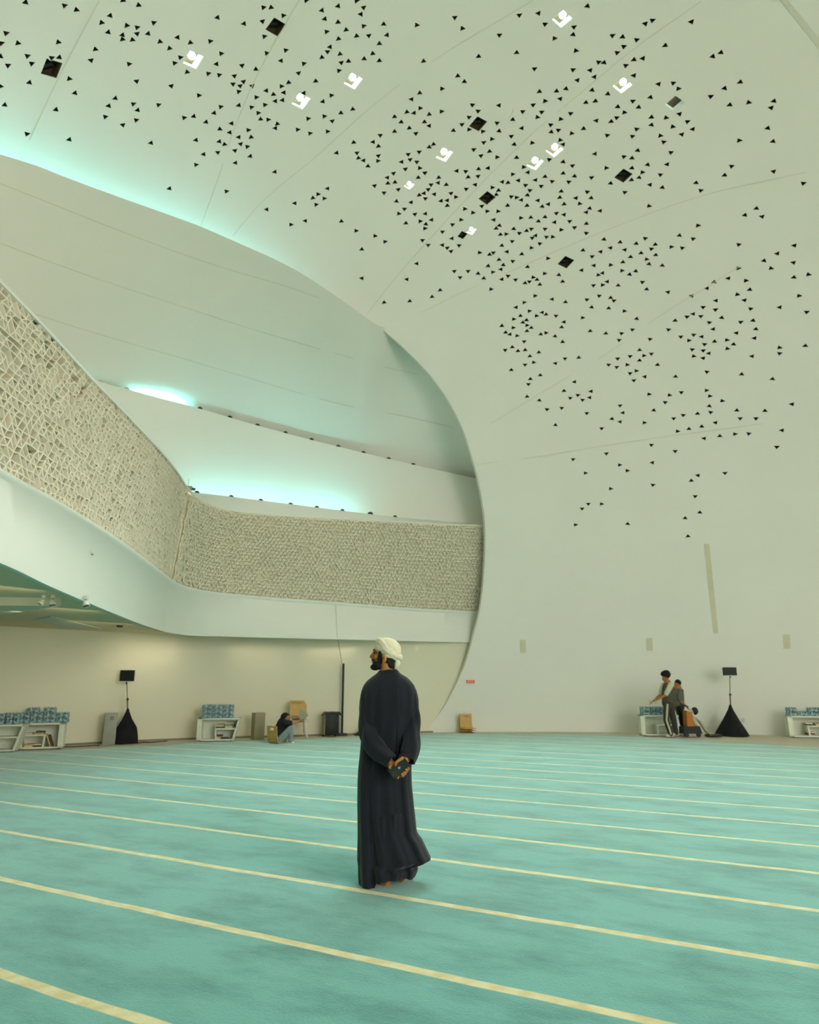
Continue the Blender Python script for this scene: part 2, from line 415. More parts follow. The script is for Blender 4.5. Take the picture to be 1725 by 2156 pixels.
# light wells: small triangles scattered over the shell, and larger square ones
TRI = [tuple(map(int, q.split(','))) for q in """54,5 136,12 161,21 259,1 292,11 13,70 3,91 38,91 123,89 232,33 214,48 267,54 289,58 324,48 228,68 258,74 258,83 289,71 279,84 312,71 337,88 357,102 374,79 401,90 443,87 458,37 514,50 553,45 555,16 571,16 597,33 557,77 562,112 592,128 466,113 456,135 510,138 539,146 380,121 368,133 394,152 439,155 462,158 494,160 491,177 513,172 506,181 503,193 531,181 561,191 576,199 593,182 540,205 580,213 595,211 598,195 558,221 503,222 530,226 465,225 451,238 434,257 488,260 484,279 463,272 523,274 503,289 529,289 462,298 473,304 507,303 521,309 495,317 527,329 496,343 459,321 413,295 429,325 413,347 544,238 549,251 565,252 584,261 580,270 357,397 477,403 579,362 562,441 408,245 388,248 419,201 361,181 288,171 272,135 201,104 192,127 58,118 67,134 17,138 109,122 125,121 62,174 146,166 158,196 118,231 10,221 243,207 229,223 222,246 281,219 290,232 287,253 259,263 334,221 57,282 146,294 318,301 1,182 1,119 602,106 645,1 751,2 712,13 678,22 684,40 766,16 760,30 712,47 688,67 729,63 766,55 808,51 751,76 777,75 815,74 713,82 695,99 690,109 678,121 716,114 799,92 785,113 767,124 799,128 719,132 734,129 714,149 640,134 629,154 608,174 665,171 640,196 698,201 680,214 743,230 718,238 649,250 683,245 700,255 627,273 653,281 690,277 878,53 958,37 974,60 1052,74 1094,32 1134,28 1148,51 1008,119 1088,111 1126,145 892,129 964,160 978,172 931,187 884,196 867,209 885,228 857,236 872,238 831,246 845,257 904,241 930,235 894,257 904,265 862,270 876,281 831,277 801,285 995,221 1007,234 1051,222 988,247 973,262 988,273 955,275 1017,277 1047,259 1051,276 1080,252 1099,270 1077,287 1101,235 1123,221 1141,236 1132,247 1136,193 1148,213 1036,293 1019,300 1083,304 1121,301 998,315 1031,319 1013,328 1047,331 1088,332 913,304 904,310 883,320 860,325 864,336 846,341 878,341 854,356 884,354 895,364 829,365 881,374 816,374 817,386 832,384 839,399 745,300 786,299 797,308 752,322 755,333 766,338 797,328 796,339 775,350 709,322 789,391 809,406 835,424 690,397 670,409 659,417 683,418 666,431 621,428 643,465 613,473 719,466 750,486 790,497 852,440 840,450 866,426 896,418 883,411 893,407 902,399 908,389 924,374 923,385 940,389 915,409 929,423 942,422 942,433 950,407 960,415 874,451 896,450 909,463 885,466 897,472 895,481 855,470 962,360 981,361 986,373 1008,356 1028,354 1007,371 982,398 1001,389 1037,395 1050,401 1045,410 1058,383 1070,385 1080,367 1092,380 1103,352 1112,363 1107,390 1116,401 1128,379 1140,392 1111,411 1077,414 1088,416 1098,421 1133,422 1148,372 979,440 1015,434 996,448 1026,445 1049,445 1069,433 1110,433 1142,435 971,463 953,473 932,488 1040,463 1097,459 1118,458 1148,457 1134,466 1052,475 1045,481 1082,482 1109,486 1119,482 1094,491 1066,493 1054,494 1128,496 1148,482 1237,13 1209,57 1207,73 1168,81 1213,107 1290,75 1311,78 1341,84 1314,98 1300,111 1335,126 1354,123 1318,138 1335,159 1359,50 1374,43 1456,46 1401,96 1261,131 1272,132 1207,147 1243,148 1252,162 1216,169 1192,187 1172,192 1180,208 1247,190 1280,198 1234,216 1254,213 1202,239 1181,251 1160,263 1161,278 1176,274 1204,281 1229,271 1256,254 1301,225 1315,237 1299,248 1287,256 1333,213 1345,226 1370,205 1387,177 1418,175 1429,187 1501,119 1518,111 1559,173 1526,186 1497,203 1537,221 1577,216 1630,213 1624,227 1431,240 1372,247 1403,248 1372,263 1417,267 1448,256 1459,272 1436,283 1391,286 1398,299 1413,321 1341,272 1332,287 1279,285 1343,317 1314,330 1331,333 1331,354 1277,354 1253,324 1353,363 1364,347 1405,346 1391,368 1346,374 1330,379 1369,389 1395,395 1286,386 1316,405 1246,374 1186,341 1206,349 1186,365 1210,371 1198,383 1163,382 1182,403 1179,416 1213,417 1237,404 1245,417 1221,429 1188,430 1155,430 1242,439 1235,447 1264,444 1367,434 1172,449 1188,452 1168,468 1200,466 1235,471 1210,479 1182,484 1235,491 1617,270 1557,296 1628,298 1541,350 1526,369 1629,361 1692,386 1466,385 1476,401 1593,439 1569,453 1605,456 1470,475 1431,496 1180,295 1186,304 1157,336 890,506 902,516 932,516 942,522 950,529 967,517 952,502 811,509 762,525 762,586 809,637 863,634 910,625 927,611 857,588 878,555 957,571 969,584 986,571 1007,576 1019,586 1010,532 1031,536 1039,532 1028,560 1038,573 1034,609 1057,517 1068,530 1051,547 1060,558 1055,567 1070,581 1057,588 1086,589 1080,550 1079,508 1099,535 1111,562 1106,596 1115,593 1123,584 1131,589 1137,599 1147,576 1154,544 1177,579 1185,593 1121,501 1137,513 1119,522 1151,499 1164,499 1228,527 1247,540 1225,569 1127,623 1163,630 1191,636 1236,631 1246,647 1104,637 1087,647 1115,655 1096,665 1109,674 1082,672 1101,679 1110,685 1119,690 1110,697 1081,690 1057,686 1065,700 1074,704 1089,707 1104,719 1079,731 1064,737 1091,739 1106,737 1116,750 1135,742 1124,763 1106,768 1077,779 1130,665 1142,658 1150,662 1171,665 1188,678 1183,689 1139,704 1150,701 1169,708 1185,720 1227,669 1243,697 1190,755 1219,753 1170,765 1138,790 1117,798 1113,809 1110,835 1136,843 1152,862 1183,859 1170,895 1188,823 1201,838 1210,804 1217,832 1227,842 1242,837 1245,824 1236,870 1272,504 1306,510 1340,513 1359,502 1380,515 1372,524 1381,537 1350,533 1362,546 1367,556 1395,559 1316,526 1286,522 1265,530 1251,559 1286,558 1312,552 1328,541 1260,579 1269,575 1310,570 1326,578 1339,571 1279,593 1269,600 1250,601 1302,601 1353,594 1362,609 1262,623 1286,627 1293,633 1282,649 1315,655 1341,671 1332,694 1276,702 1309,702 1304,716 1369,714 1347,737 1372,745 1356,749 1327,750 1347,759 1301,755 1282,768 1299,773 1321,768 1385,768 1340,781 1327,786 1358,793 1335,801 1306,854 1312,869 1289,882 1306,888 1267,902 1367,830 1377,864 1357,890 1410,832 1435,826 1401,847 1423,793 1419,881 1439,874 1469,871 1427,908 1451,903 1478,898 1483,923 1507,890 1516,918 1548,914 1577,913 1559,881 1552,864 1592,881 1611,865 1521,844 1497,868 1494,855 1495,834 1488,822 1489,783 1562,788 1627,798 1668,851 1647,906 1636,941 1372,937 1407,615 1457,623 1489,607 1504,594 1534,586 1571,591 1579,610 1553,620 1568,632 1581,650 1508,633 1507,652 1481,647 1460,661 1447,667 1476,666 1422,675 1408,694 1494,679 1502,693 1520,669 1560,678 1586,675 1592,693 1551,701 1589,712 1434,709 1461,705 1451,717 1478,709 1484,725 1505,719 1531,716 1545,725 1532,734 1458,736 1481,738 1493,744 1461,750 1481,754 1584,750 1642,732 1642,744 1696,728 1699,657 1683,623 1642,647 1555,565 1609,549 1624,565 1637,534 1671,553 1672,584 1703,578 1673,517 1556,515 1460,503 1437,522 1414,520 1422,950 1277,955 1207,967 1233,996 1305,979 1321,991 1374,974 1375,1021 1286,1029 1239,1061 1267,1061 1226,1071 1212,1105 1322,1103 1470,1001 1456,1012 1527,996 1464,1045 1474,1079 1443,1091 1449,1129""".split()]
SQ = [(109, 144, 0), (581, 57, 0), (1007, 261, 0), (1026, 417, 0), (974, 495, 0), (1313, 370, 0), (1192, 552, 0), (1421, 218, 1),
      (407, 126, 2), (744, 171, 2), (634, 213, 2), (936, 326, 2), (862, 390, 2), (993, 486, 2), (1184, 40, 2), (1311, 180, 2), (1168, 316, 2), (1127, 344, 2)]
def frame_at(p, rot):
    """local frame on the shell: x across, y along, z into the hall"""
    z = e_normal(p); a = Vector((1, 0, 0)); x = (a - z * a.dot(z)).normalized(); y = z.cross(x)
    m = Matrix((x, y, z)).transposed().to_4x4(); m.translation = p
    return m @ Matrix.Rotation(rot, 4, 'Z')
cut = MB(); wells = []
TS, SQS = 0.075, 0.235
TRI_POLYS = [[Vector((TS * 1.12 * math.cos(a + r), TS * 0.80 * math.sin(a + r), 0)) for a in (0, math.pi * 2 / 3, math.pi * 4 / 3)] for r in (0, math.pi, math.pi / 2, math.pi * 1.5)]
sq_poly = [Vector((SQS * 1.1 * math.cos(a), SQS * 0.80 * math.sin(a), 0)) for a in (0.22, math.pi / 2 + 0.1, math.pi + 0.22, math.pi * 1.5 + 0.1)]
for x, y in TRI:
    p = e_hit(x, y); m = frame_at(p, random.uniform(-0.12, 0.12)); vi = random.choice((0, 1, 0, 1, 2, 3) if x < 700 else (0, 2, 3, 2, 3, 1))
    s = 1.0 * min(1.15, max(0.85, (p - CAM).length / 19))
    m = m @ Matrix.Scale(s, 4); wells.append((vi, m, (p - CAM).length))
    cut.prism([m @ (v + Vector((0, 0, 0.2))) for v in TRI_POLYS[vi]], (m.to_3x3() @ Vector((0, 0, -0.8))))
sqw = []
for x, y, lit in SQ:
    p = e_hit(x, y); m = frame_at(p, random.uniform(-0.12, 0.12)); sc_ = {862: 0.6, 974: 0.62, 993: 0.62}.get(x, 1.0)
    m = m @ Matrix.Scale(sc_, 4); sqw.append((m, lit, x, y))
    cut.prism([m @ (v + Vector((0, 0, 0.25))) for v in sq_poly], (m.to_3x3() @ Vector((0, 0, -0.9))))
shell_o = shell_mb.build('ceiling', M['plaster'], smooth=True, fix=True)
cut_o = cut.build('cutter', M['well'], smooth=False)
bo = shell_o.modifiers.new('holes', 'BOOLEAN'); bo.operation = 'DIFFERENCE'; bo.object = cut_o; bo.solver = 'MANIFOLD'
dg = bpy.context.evaluated_depsgraph_get()
nm = bpy.data.meshes.new_from_object(shell_o.evaluated_get(dg))
shell_o.modifiers.clear(); shell_o.data = nm; nm.name = 'ceiling'
nm.materials.clear(); nm.materials.append(M['plaster'])
bpy.data.objects.remove(cut_o, do_unlink=True)
ln = []
for p in nm.polygons:
    p.use_smooth = True; p.material_index = 0
    for li in p.loop_indices:
        v = nm.vertices[nm.loops[li].vertex_index].co
        an = e_normal(v)
        ln.append(an if p.normal.dot(an) > 0.97 else (-an if p.normal.dot(an) < -0.97 else p.normal.copy()))
nm.normals_split_custom_set([tuple(n) for n in ln])
structure(shell_o)

# wells behind the holes
def cup(poly, depth, start=-0.305, grow=1.10):
    n = len(poly); vs = []
    for z, k in ((start, 1.0), (start, grow), (start - depth, grow), (start - depth, grow * 0.985), (start - 0.0, grow * 0.985)):
        pass
    a = [v * grow * 1.15 + Vector((0, 0, start)) for v in poly]
    b = [v * grow * 1.15 + Vector((0, 0, start - depth)) for v in poly]
    fsx = [(i, (i + 1) % n, n + (i + 1) % n, n + i) for i in range(n)] + [tuple(range(n, 2 * n))]
    return a + b, fsx
# lining reaches through the 0.30 m shell to 2 cm below its inner face
def liner(poly, top, depth, k=0.985):
    n = len(poly)
    a = [v * k + Vector((0, 0, -top)) for v in poly]; b = [v * k + Vector((0, 0, -depth)) for v in poly]
    a2 = [v * (k - 0.05) + Vector((0, 0, -top)) for v in poly]; b2 = [v * (k - 0.05) + Vector((0, 0, -depth + 0.01)) for v in poly]
    vs = a + b + a2 + b2
    f = [(i, (i + 1) % n, n + (i + 1) % n, n + i) for i in range(n)]
    f += [(2 * n + i, 3 * n + i, 3 * n + (i + 1) % n, 2 * n + (i + 1) % n) for i in range(n)]
    f += [(i, 2 * n + i, 2 * n + (i + 1) % n, (i + 1) % n) for i in range(n)]
    f += [tuple(range(n, 2 * n)), tuple(range(4 * n - 1, 3 * n - 1, -1))]
    return vs, f
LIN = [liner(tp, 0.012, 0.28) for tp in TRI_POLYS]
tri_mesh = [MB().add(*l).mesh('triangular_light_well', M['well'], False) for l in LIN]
wells.sort(key=lambda w: w[2] / w[1].to_scale().x)
for k, (t, m, d) in enumerate(wells[:300]):
    o = bpy.data.objects.new('triangular_light_well', tri_mesh[t]); COL.objects.link(o); o.matrix_world = m
    tag(o, 'small dark triangular recess pierced in the curved white ceiling, one of hundreds', 'light well', 'triangular light wells scattered over the ceiling')
rest = MB()
for t, m, d in wells[300:]: rest.add([m @ v for v in LIN[t][0]], LIN[t][1])
ro = rest.build('triangular_light_well', M['well'], smooth=False)
tag(ro, 'farther scatter of small dark triangular recesses across the curved right side of the hall', 'light well', kind='stuff')

sv, sf = liner(sq_poly, 0.012, 0.29, 0.99)
SQ_LABEL = {109: 'dark square recess at the far left of the ceiling, unlit', 581: 'dark square recess near the top edge of the ceiling, unlit, right of the brightest lamp',
            1007: 'brown square recess in mid ceiling surrounded by triangles, unlit', 1026: 'flat dark square recess below the mid-ceiling brown one, unlit',
            974: 'dark square recess right beside a small lit lamp, lowest near the arch', 1313: 'narrow black square recess on the right of the ceiling, unlit',
            1192: 'black square recess lowest of all on the ceiling, unlit', 1421: 'square recess with white lit rim but no lamp showing, on the right',
            407: 'brightest square ceiling light, alone at the upper left', 744: 'square ceiling light with bright L-shaped rim, upper middle, the higher of its pair',
            634: 'square ceiling light with white rim, upper middle, the lower left of its pair', 936: 'square ceiling light in mid ceiling above the small orange-tinted one',
            862: 'smallest ceiling light in the middle of the ceiling', 993: 'ceiling light touching a dark square recess, lowest of the lit ones',
            1184: 'diamond shaped ceiling light nearest the top edge of the photo', 1311: 'square ceiling light with white winged rim at upper right',
            1168: 'square ceiling light right of centre, upper right of a close pair', 1127: 'square ceiling light right of centre, lower left of a close pair'}
for m, lit, x, y in sqw:
    e = empty('square_ceiling_light' if lit else 'square_light_well', (0, 0, 0), SQ_LABEL[x], 'ceiling light' if lit else 'light well',
              'lit square ceiling lights' if lit else 'unlit square wells in the ceiling')
    e.matrix_basis = m.copy()
    hb = MB().add([m @ v for v in sv], sf[:-1]).build('housing', M['wellwhite'] if lit else M['well'], e, smooth=False)  # housing colour carries the light: white where lit, brown for shade in unlit wells
    MB().add([m @ (v * 0.93 + Vector((0, 0, -0.275))) for v in sq_poly] + [m @ (v * 0.93 + Vector((0, 0, -0.282))) for v in sq_poly], [(3, 2, 1, 0), (4, 5, 6, 7)]).build('back_plate', M['well'], e, smooth=False)
    if lit == 2:
        R = m.to_3x3().normalized(); c = m @ Vector((0.02, 0.05, -0.14)); s_ = m.to_scale().x
        MB().ell(c, (0.085 * s_, 0.085 * s_, 0.07), R).build('lamp', M['lampglow'], e)
        d = bpy.data.lights.new('ceiling_spot', 'SPOT'); d.energy = 650; d.spot_size = math.radians(75); d.spot_blend = 0.9; d.shadow_soft_size = 0.12
        d.color = (0.86, 1.0, 0.93)
        lo = bpy.data.objects.new('ceiling_spot', d); COL.objects.link(lo); lo.location = m @ Vector((0, 0, 0.03))
        lo.rotation_euler = Vector((0.25 * (2 - lo.location.x) / 6, 0.25 * (9 - lo.location.y) / 6, -1)).to_track_quat('-Z', 'Y').to_euler()
    elif lit == 1:
        MB().ell(m @ Vector((-0.12, 0.08, -0.20)), (0.03, 0.03, 0.03)).build('lamp', M['lampglow'], e)
    else:
        MB().tube([m @ Vector((-0.16, 0, -0.27)), m @ Vector((0.1, 0.02, -0.2))], 0.07, 14).build('lamp', M['darkmetal'] if not lit else M['darkmetal'], e)

# seams between shell panels
def seam(pts3, normal_fn, n=60, w=0.012, name='trim_1', m=None, lift=0.004):
    P = catmull(pts3, n); mb = MB(); rws = []
    for i, p in enumerate(P):
        t = (P[min(i + 1, n - 1)] - P[max(i - 1, 0)]).normalized(); nn = normal_fn(p); s = t.cross(nn).normalized()
        rws.append([p + s * w, p + s * w + nn * lift, p - s * w + nn * lift, p - s * w])
    mb.rings(rws, cap=True)
    return structure(mb.build(name, m or M['seam'], smooth=False))
SEAMS = [[(209, 2), (122, 167), (62, 295)], [(630, 1), (543, 156), (487, 289), (463, 365), (423, 476)], [(1122, 1), (929, 117), (793, 216), (665, 330), (553, 424), (490, 497)],
         [(1476, 3), (1334, 104), (1212, 205), (1125, 278), (1020, 380), (926, 480), (828, 591), (773, 661)], [(1699, 362), (1473, 414), (1264, 490), (1073, 572), (971, 617), (888, 658)],
         [(1560, 560), (1373, 676), (1280, 743), (1197, 793), (1035, 891)], [(1607, 892), (1354, 926), (1100, 966), (1005, 978)]]
k = 0
for s_ in SEAMS:
    k += 1
    seam([e_hit(x, y) for x, y in s_], e_normal, 50, 0.008, 'trim_%d' % k)

# ================================================================== FLOOR AND CARPET
WALL = [(-15.5, 8.0), (-13.6, 11.6), (-11.4, 14.9), (-9.7, 16.9), (-8.1, 18.5), (-6.5, 19.7), (-4.3, 20.75), (-2.3, 21.5), (0.4, 22.65), (2.3, 23.5), (4.5, 24.4)]
wall_pts = catmull([(x, y, 0) for x, y in WALL], 90)
fl = MB(); fl.box((0, 7, -0.1), (44, 46, 0.2)); structure(fl.build('floor', M['stone'], smooth=False))
edge = [gz(*q) for q in [(-260, 1606), (0, 1586), (30, 1584), (154, 1579), (274, 1572), (350, 1570), (421, 1564), (553, 1560), (700, 1555), (886, 1547), (1000, 1545), (1200, 1547), (1311, 1550), (1725, 1575), (2000, 1602)]]
edge = [Vector((p.x, p.y, 0)) for p in edge]
poly = edge + [Vector((14, 4, 0)), Vector((10, -6, 0)), Vector((-10, -6, 0)), Vector((-14, 4, 0))]
cp = MB().prism(poly, (0, 0, 0.012)); co = cp.build('prayer_carpet', M['carpet'], smooth=False)
tag(co, 'teal prayer carpet with parallel cream row lines covering the hall floor', 'carpet')
tr = MB(); rr = []
for i, p in enumerate(edge):
    t = (edge[min(i + 1, len(edge) - 1)] - edge[max(i - 1, 0)]).normalized(); s = Vector((-t.y, t.x, 0))
    rr.append([p + s * 0.0, p + s * 0.05, p + s * 0.05 + Vector((0, 0, 0.008)), p + Vector((0, 0, 0.014))])
tr.rings(rr); structure(tr.build('trim_20', M['greyline'], smooth=False))

# ================================================================== BACK WALL UNDER THE GALLERY
def ribbon(plan, z0, z1, name, m, out=0.0):
    mb = MB(); mb.grid([[Vector((p.x, p.y, z0)), Vector((p.x, p.y, z1))] for p in plan]); return structure(mb.build(name, m, fix=False))
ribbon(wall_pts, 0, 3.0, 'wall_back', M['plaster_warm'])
bs = MB(); rr = []
for i, p in enumerate(wall_pts):
    t = (wall_pts[min(i + 1, 89)] - wall_pts[max(i - 1, 0)]).normalized(); s = Vector((t.y, -t.x, 0))
    rr.append([p, p + s * 0.02, p + s * 0.02 + Vector((0, 0, 0.05)), p + Vector((0, 0, 0.05))])
bs.rings(rr); structure(bs.build('baseboard_back', M['greyline'], smooth=False))

# ================================================================== GALLERY (MEZZANINE)
def zr(x, a, b, x0=600, x1=1000): return a + (b - a) * sstep(x0, x1, x)
EDGE = [Vector((-3.9, 2.5, 2.75)), Vector((-4.1, 5, 2.75))] + [gz(x, y, zr(x, 2.75, 2.85)) for x, y in [(0, 1185), (100, 1232), (200, 1275), (300, 1315), (350, 1331), (400, 1338), (460, 1340), (700, 1346), (1000, 1353), (1060, 1354)]]
LBOT = [Vector((-4.5, 2.5, 3.9)), Vector((-4.62, 5.2, 3.9))] + [gz(x, y, 3.9) for x, y in [(0, 994), (120, 1061), (195, 1106), (269, 1155), (359, 1223), (382, 1234), (406, 1241), (450, 1249), (560, 1259)]] + \
       [gz(706, 1270, 3.88), gz(856, 1282, 3.86), gz(1014, 1290, 3.88), gz(1070, 1292, 3.88)]
LTOP = [Vector((-5.2, 2.5, 6.5)), Vector((-5.24, 5.2, 6.5))] + [gz(x, y, 6.5 + 0.25 * sstep(480, 1000, x)) for x, y in [(0, 598), (97, 697), (195, 803), (276, 886), (357, 975), (398, 1035), (414, 1048), (430, 1058), (480, 1075), (560, 1084), (640, 1090), (800, 1098), (1018, 1108), (1070, 1110)]]
NE = 160
def split_curve(P, corner, n1, n2):
    """resample so that the corner vertex falls on the same index in every curve"""
    return catmull(P[:corner + 1], n1)[:-1] + catmull(P[corner:], n2)
eC = split_curve(EDGE, 6, 80, 81); bC = split_curve(LBOT, 6, 80, 81); tC = split_curve(LTOP, 7, 80, 81)
# fascia
def outn(P, i):
    t = (P[min(i + 1, len(P) - 1)] - P[max(i - 1, 0)]); t.z = 0; t.normalize(); return Vector((t.y, -t.x, 0))   # towards the hall
mb = MB(); rr = []
for i in range(NE):
    o = outn(bC, i); e_, b_ = eC[i], bC[i]
    eo = outn(eC, i)
    rr.append([e_ - eo * 0.16 + Vector((0, 0, 0.10)), e_ - eo * 0.10 + Vector((0, 0, 0.0)), e_ - eo * 0.02, e_, e_ + Vector((0, 0, 0.03)), lerp(e_, b_, 0.5) - o * 0.03, b_ + Vector((0, 0, -0.06)) , b_ + o * 0.035 + Vector((0, 0, -0.03)), b_ + o * 0.035 + Vector((0, 0, 0.03)), b_ + Vector((0, 0, 0.04)), b_ - o * 0.45 + Vector((0, 0, 0.04))])
mb.grid(rr); structure(mb.build('wall_gallery_fascia', M['plaster'], angle=60, fix=False))
# soffit
mb = MB(); rr = []
wp = catmull([(x, y, 0) for x, y in [(-16.5, 2.5)] + WALL], NE)
for i in range(NE):
    eo = outn(eC, i); a = eC[i] - eo * 0.16; w = wp[i] ; w = Vector((w.x, w.y, 2.86))
    a = Vector((a.x, a.y, 2.85)); rr.append([lerp(a, w, k / 6) for k in range(7)])
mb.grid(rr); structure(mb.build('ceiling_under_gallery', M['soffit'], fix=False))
# coping above the screen
BL = [Vector((-6.1, 2.5, 6.9)), Vector((-6.1, 6, 6.9)), Vector((-6.1, 12, 6.9)), Vector((-6.35, 17, 6.93)), at(408, 1037, 19.0), at(440, 1040, 19.6), at(600, 1060, 20.8), at(830, 1088, 22.25), at(1018, 1105, 23.3), at(1070, 1110, 23.5)]
BLc = split_curve(BL, 4, 80, 81)
mb = MB(); rr = []
for i in range(NE):
    o = outn(tC, i); ob = outn(BLc, i); t_ = tC[i]; b_ = BLc[i]
    k = sstep(78, 84, i)
    if i < 78: q = [t_ - o * 0.02, t_ + o * 0.02 + Vector((0, 0, 0.0)), t_ + o * 0.02 + Vector((0, 0, 0.05)), t_ - o * 0.08 + Vector((0, 0, 0.05)), t_ - o * 0.1, t_ - o * 0.2 - Vector((0, 0, 0.1))]
    else:
        q = [t_ - o * 0.02, t_ + o * 0.01, t_ + o * 0.01 + Vector((0, 0, 0.02)), b_, b_ - ob * 0.08, b_ - ob * 0.1 - Vector((0, 0, 0.3))]
    rr.append(q)
mb.grid(rr); structure(mb.build('trim_21', M['plaster'], fix=False))
# lattice screens
def lattice(c0, c1, i0, i1, cell, name, depth=0.13, w=0.016, seed=3, jit=0.17):
    rnd = random.Random(seed)
    Lb = [0]
    for i in range(i0 + 1, i1 + 1): Lb.append(Lb[-1] + (lerp(c0[i], c1[i], .5) - lerp(c0[i - 1], c1[i - 1], .5)).length)
    H = (lerp(c1[i0], c1[i1], .5) - lerp(c0[i0], c0[i1], .5)).length
    def surf(s, h):
        s = min(max(s, 0), Lb[-1]); lo = 0
        a, b = 0, len(Lb) - 1
        while b - a > 1:
            mm = (a + b) // 2
            if Lb[mm] <= s: a = mm
            else: b = mm
        u = (s - Lb[a]) / (Lb[a + 1] - Lb[a])
        p0 = lerp(c0[i0 + a], c0[i0 + a + 1], u); p1 = lerp(c1[i0 + a], c1[i0 + a + 1], u)
        o = lerp(outn(c0, i0 + a), outn(c0, i0 + a + 1), u)
        return lerp(p0, p1, min(max(h, 0), H) / H), o
    nx = int(Lb[-1] / cell); ny = int(H / (cell * 0.866))
    pts = {}
    for j in range(-1, ny + 2):
        for i in range(-1, nx + 2):
            pts[i, j] = ((i + 0.5 * (j % 2)) * cell + rnd.uniform(-jit, jit) * cell, j * cell * 0.866 + rnd.uniform(-jit, jit) * cell)
    edges = []
    for (i, j), p in pts.items():
        nb = [(i + 1, j)] + ([(i, j + 1), (i + 1, j + 1)] if j % 2 else [(i, j + 1), (i - 1, j + 1)])
        for k, q in enumerate(nb):
            if q in pts:
                if rnd.random() < 0.16: continue
                edges.append((p, pts[q]))
    mb = MB()
    for a, b in edges:
        if not (0 <= a[0] <= Lb[-1] and 0 <= b[0] <= Lb[-1]): continue
        if not (-0.02 <= a[1] <= H + 0.02 and -0.02 <= b[1] <= H + 0.02): 
            a = (a[0], min(max(a[1], 0), H)); b = (b[0], min(max(b[1], 0), H))
            if abs(a[0] - b[0]) + abs(a[1] - b[1]) < 0.02: continue
        pa, na = surf(*a); pb, nb_ = surf(*b)
        t = (pb - pa)
        if t.length < 1e-4: continue
        t.normalize(); s = t.cross(na).normalized() * w * rnd.uniform(0.7, 1.3)
        dk = depth * rnd.uniform(0.6, 1.1)
        sk = Vector((0, 0, -dk * 0.35 * rnd.uniform(0, 1.5)))
        mb.add([pa + s, pa - s, pa - s - na * dk + sk, pa + s - na * dk + sk, pb + s, pb - s, pb - s - nb_ * dk + sk, pb + s - nb_ * dk + sk],
               [(0, 1, 5, 4), (1, 2, 6, 5), (3, 0, 4, 7), (2, 3, 7, 6)])
    return mb, H
CORNER = 79
lat_e = empty('lattice_screen', bC[30], 'cream carved lattice screen on the near, diagonal run of the gallery parapet, left side', 'screen', 'lattice parapet screens')
mb, H = lattice(bC, tC, 0, CORNER, 0.15, 'lattice', w=0.0085); mb.build('lattice', M['lattice'], lat_e, smooth=False, fix=False)
mb, H = lattice([p - outn(bC, i) * 0.11 for i, p in enumerate(bC)], [p - outn(tC, i) * 0.11 for i, p in enumerate(tC)], 0, CORNER, 0.24, 'r', depth=0.12, w=0.03, seed=11)
mb.build('rear_lattice', M['latticeback'], lat_e, smooth=False, fix=False)
def backing(i0, i1, off, parent, name='backing_panel', m='latticeback'):
    mb = MB(); rr = []
    for i in range(i0, i1 + 1):
        o = outn(bC, i); rr.append([bC[i] - o * off, tC[i] - outn(tC, i) * off, tC[i] - outn(tC, i) * (off + 0.03), bC[i] - o * (off + 0.03)])
    mb.rings(rr); mb.build(name, M[m], parent, smooth=False)
backing(0, CORNER, 0.34, lat_e)
lat_f = empty('lattice_screen', bC[120], 'fine cream lattice screen running along the back of the gallery to the big arch', 'screen', 'lattice parapet screens')
mb, H = lattice(bC, tC, CORNER + 1, NE - 1, 0.13, 'lattice', depth=0.022, w=0.012, seed=5); mb.build('lattice', M['lattice'], lat_f, smooth=False, fix=False)
backing(CORNER + 1, NE - 1, 0.07, lat_f, m='tanpanel')

# ================================================================== UPPER WALLS
AL = [Vector((-14.5, 9.5, 10.0)), Vector((-12.4, 13.5, 10.0)), Vector((-10.4, 16.4, 9.96)), at(200, 800, 18.0), at(300, 828, 19.0), at(420, 860, 20.0), at(540, 895, 21.0), at(700, 937, 22.2), at(870, 978, 23.0), at(1005, 1008, 23.9), at(1075, 1024, 24.3)]
Ac = catmull(AL, 120)
def radial(p):
    v = Vector((p.x - ECX, p.y - ECY, 0)); return v.normalized()
mb = MB(); rr = []
for i, p in enumerate(Ac):
    r_ = outn(Ac, i) * -1
    rr.append([Vector((p.x, p.y, 6.2)) + r_ * 0.15, p + r_ * 0.0 - Vector((0, 0, 0.02)), p, p + r_ * 0.10, p + r_ * 0.12 - Vector((0, 0, 0.28)), p + r_ * 0.75 - Vector((0, 0, 0.28))])
mb.grid(rr); structure(mb.build('wall_upper', M['plaster'], angle=50, fix=False))
# unseen wall at the far left, added to block outside light leaking in
ribbon(catmull([(-15.4, 8.4, 0), (-15.2, 5.5, 0), (-14.0, 3.0, 0), (-12.6, 2.4, 0)], 12), 0, 11.5, 'wall_left_light_block', M['plaster'])
# gallery top floor hidden behind the coping
mb = MB()
Acn = catmull([(p.x, p.y, 0) for p in Ac], NE)
rr = [[Vector((BLc[i].x, BLc[i].y, 6.55)) - outn(BLc, i) * 0.1, Vector((Acn[i].x, Acn[i].y, 6.55)) - outn(Acn, i) * 0.2] for i in range(NE)]
mb.grid(rr); structure(mb.build('floor_gallery', M['plaster'], fix=False))
# great sloping wall S from the upper ledge to the arch
cs = [p for p in c_dense if p.y < 1012]
cstar = []
for i, p in enumerate(cs):
    ratio = 0.955 + 0.03 * sstep(690, 780, p.x) + 0.045 * sstep(780, 850, p.x)
    t = cs[min(i + 1, len(cs) - 1)] - cs[max(i - 1, 0)]; t.normalize()
    off = 32 * sstep(785, 855, p.x)
    x, y = p.x + -t.y * -off, p.y - t.x * off
    cstar.append(e_hit(x, y, ratio))
Cs = catmull([Vector((-12.6, 6.0, 10.6))] + cstar, 150)
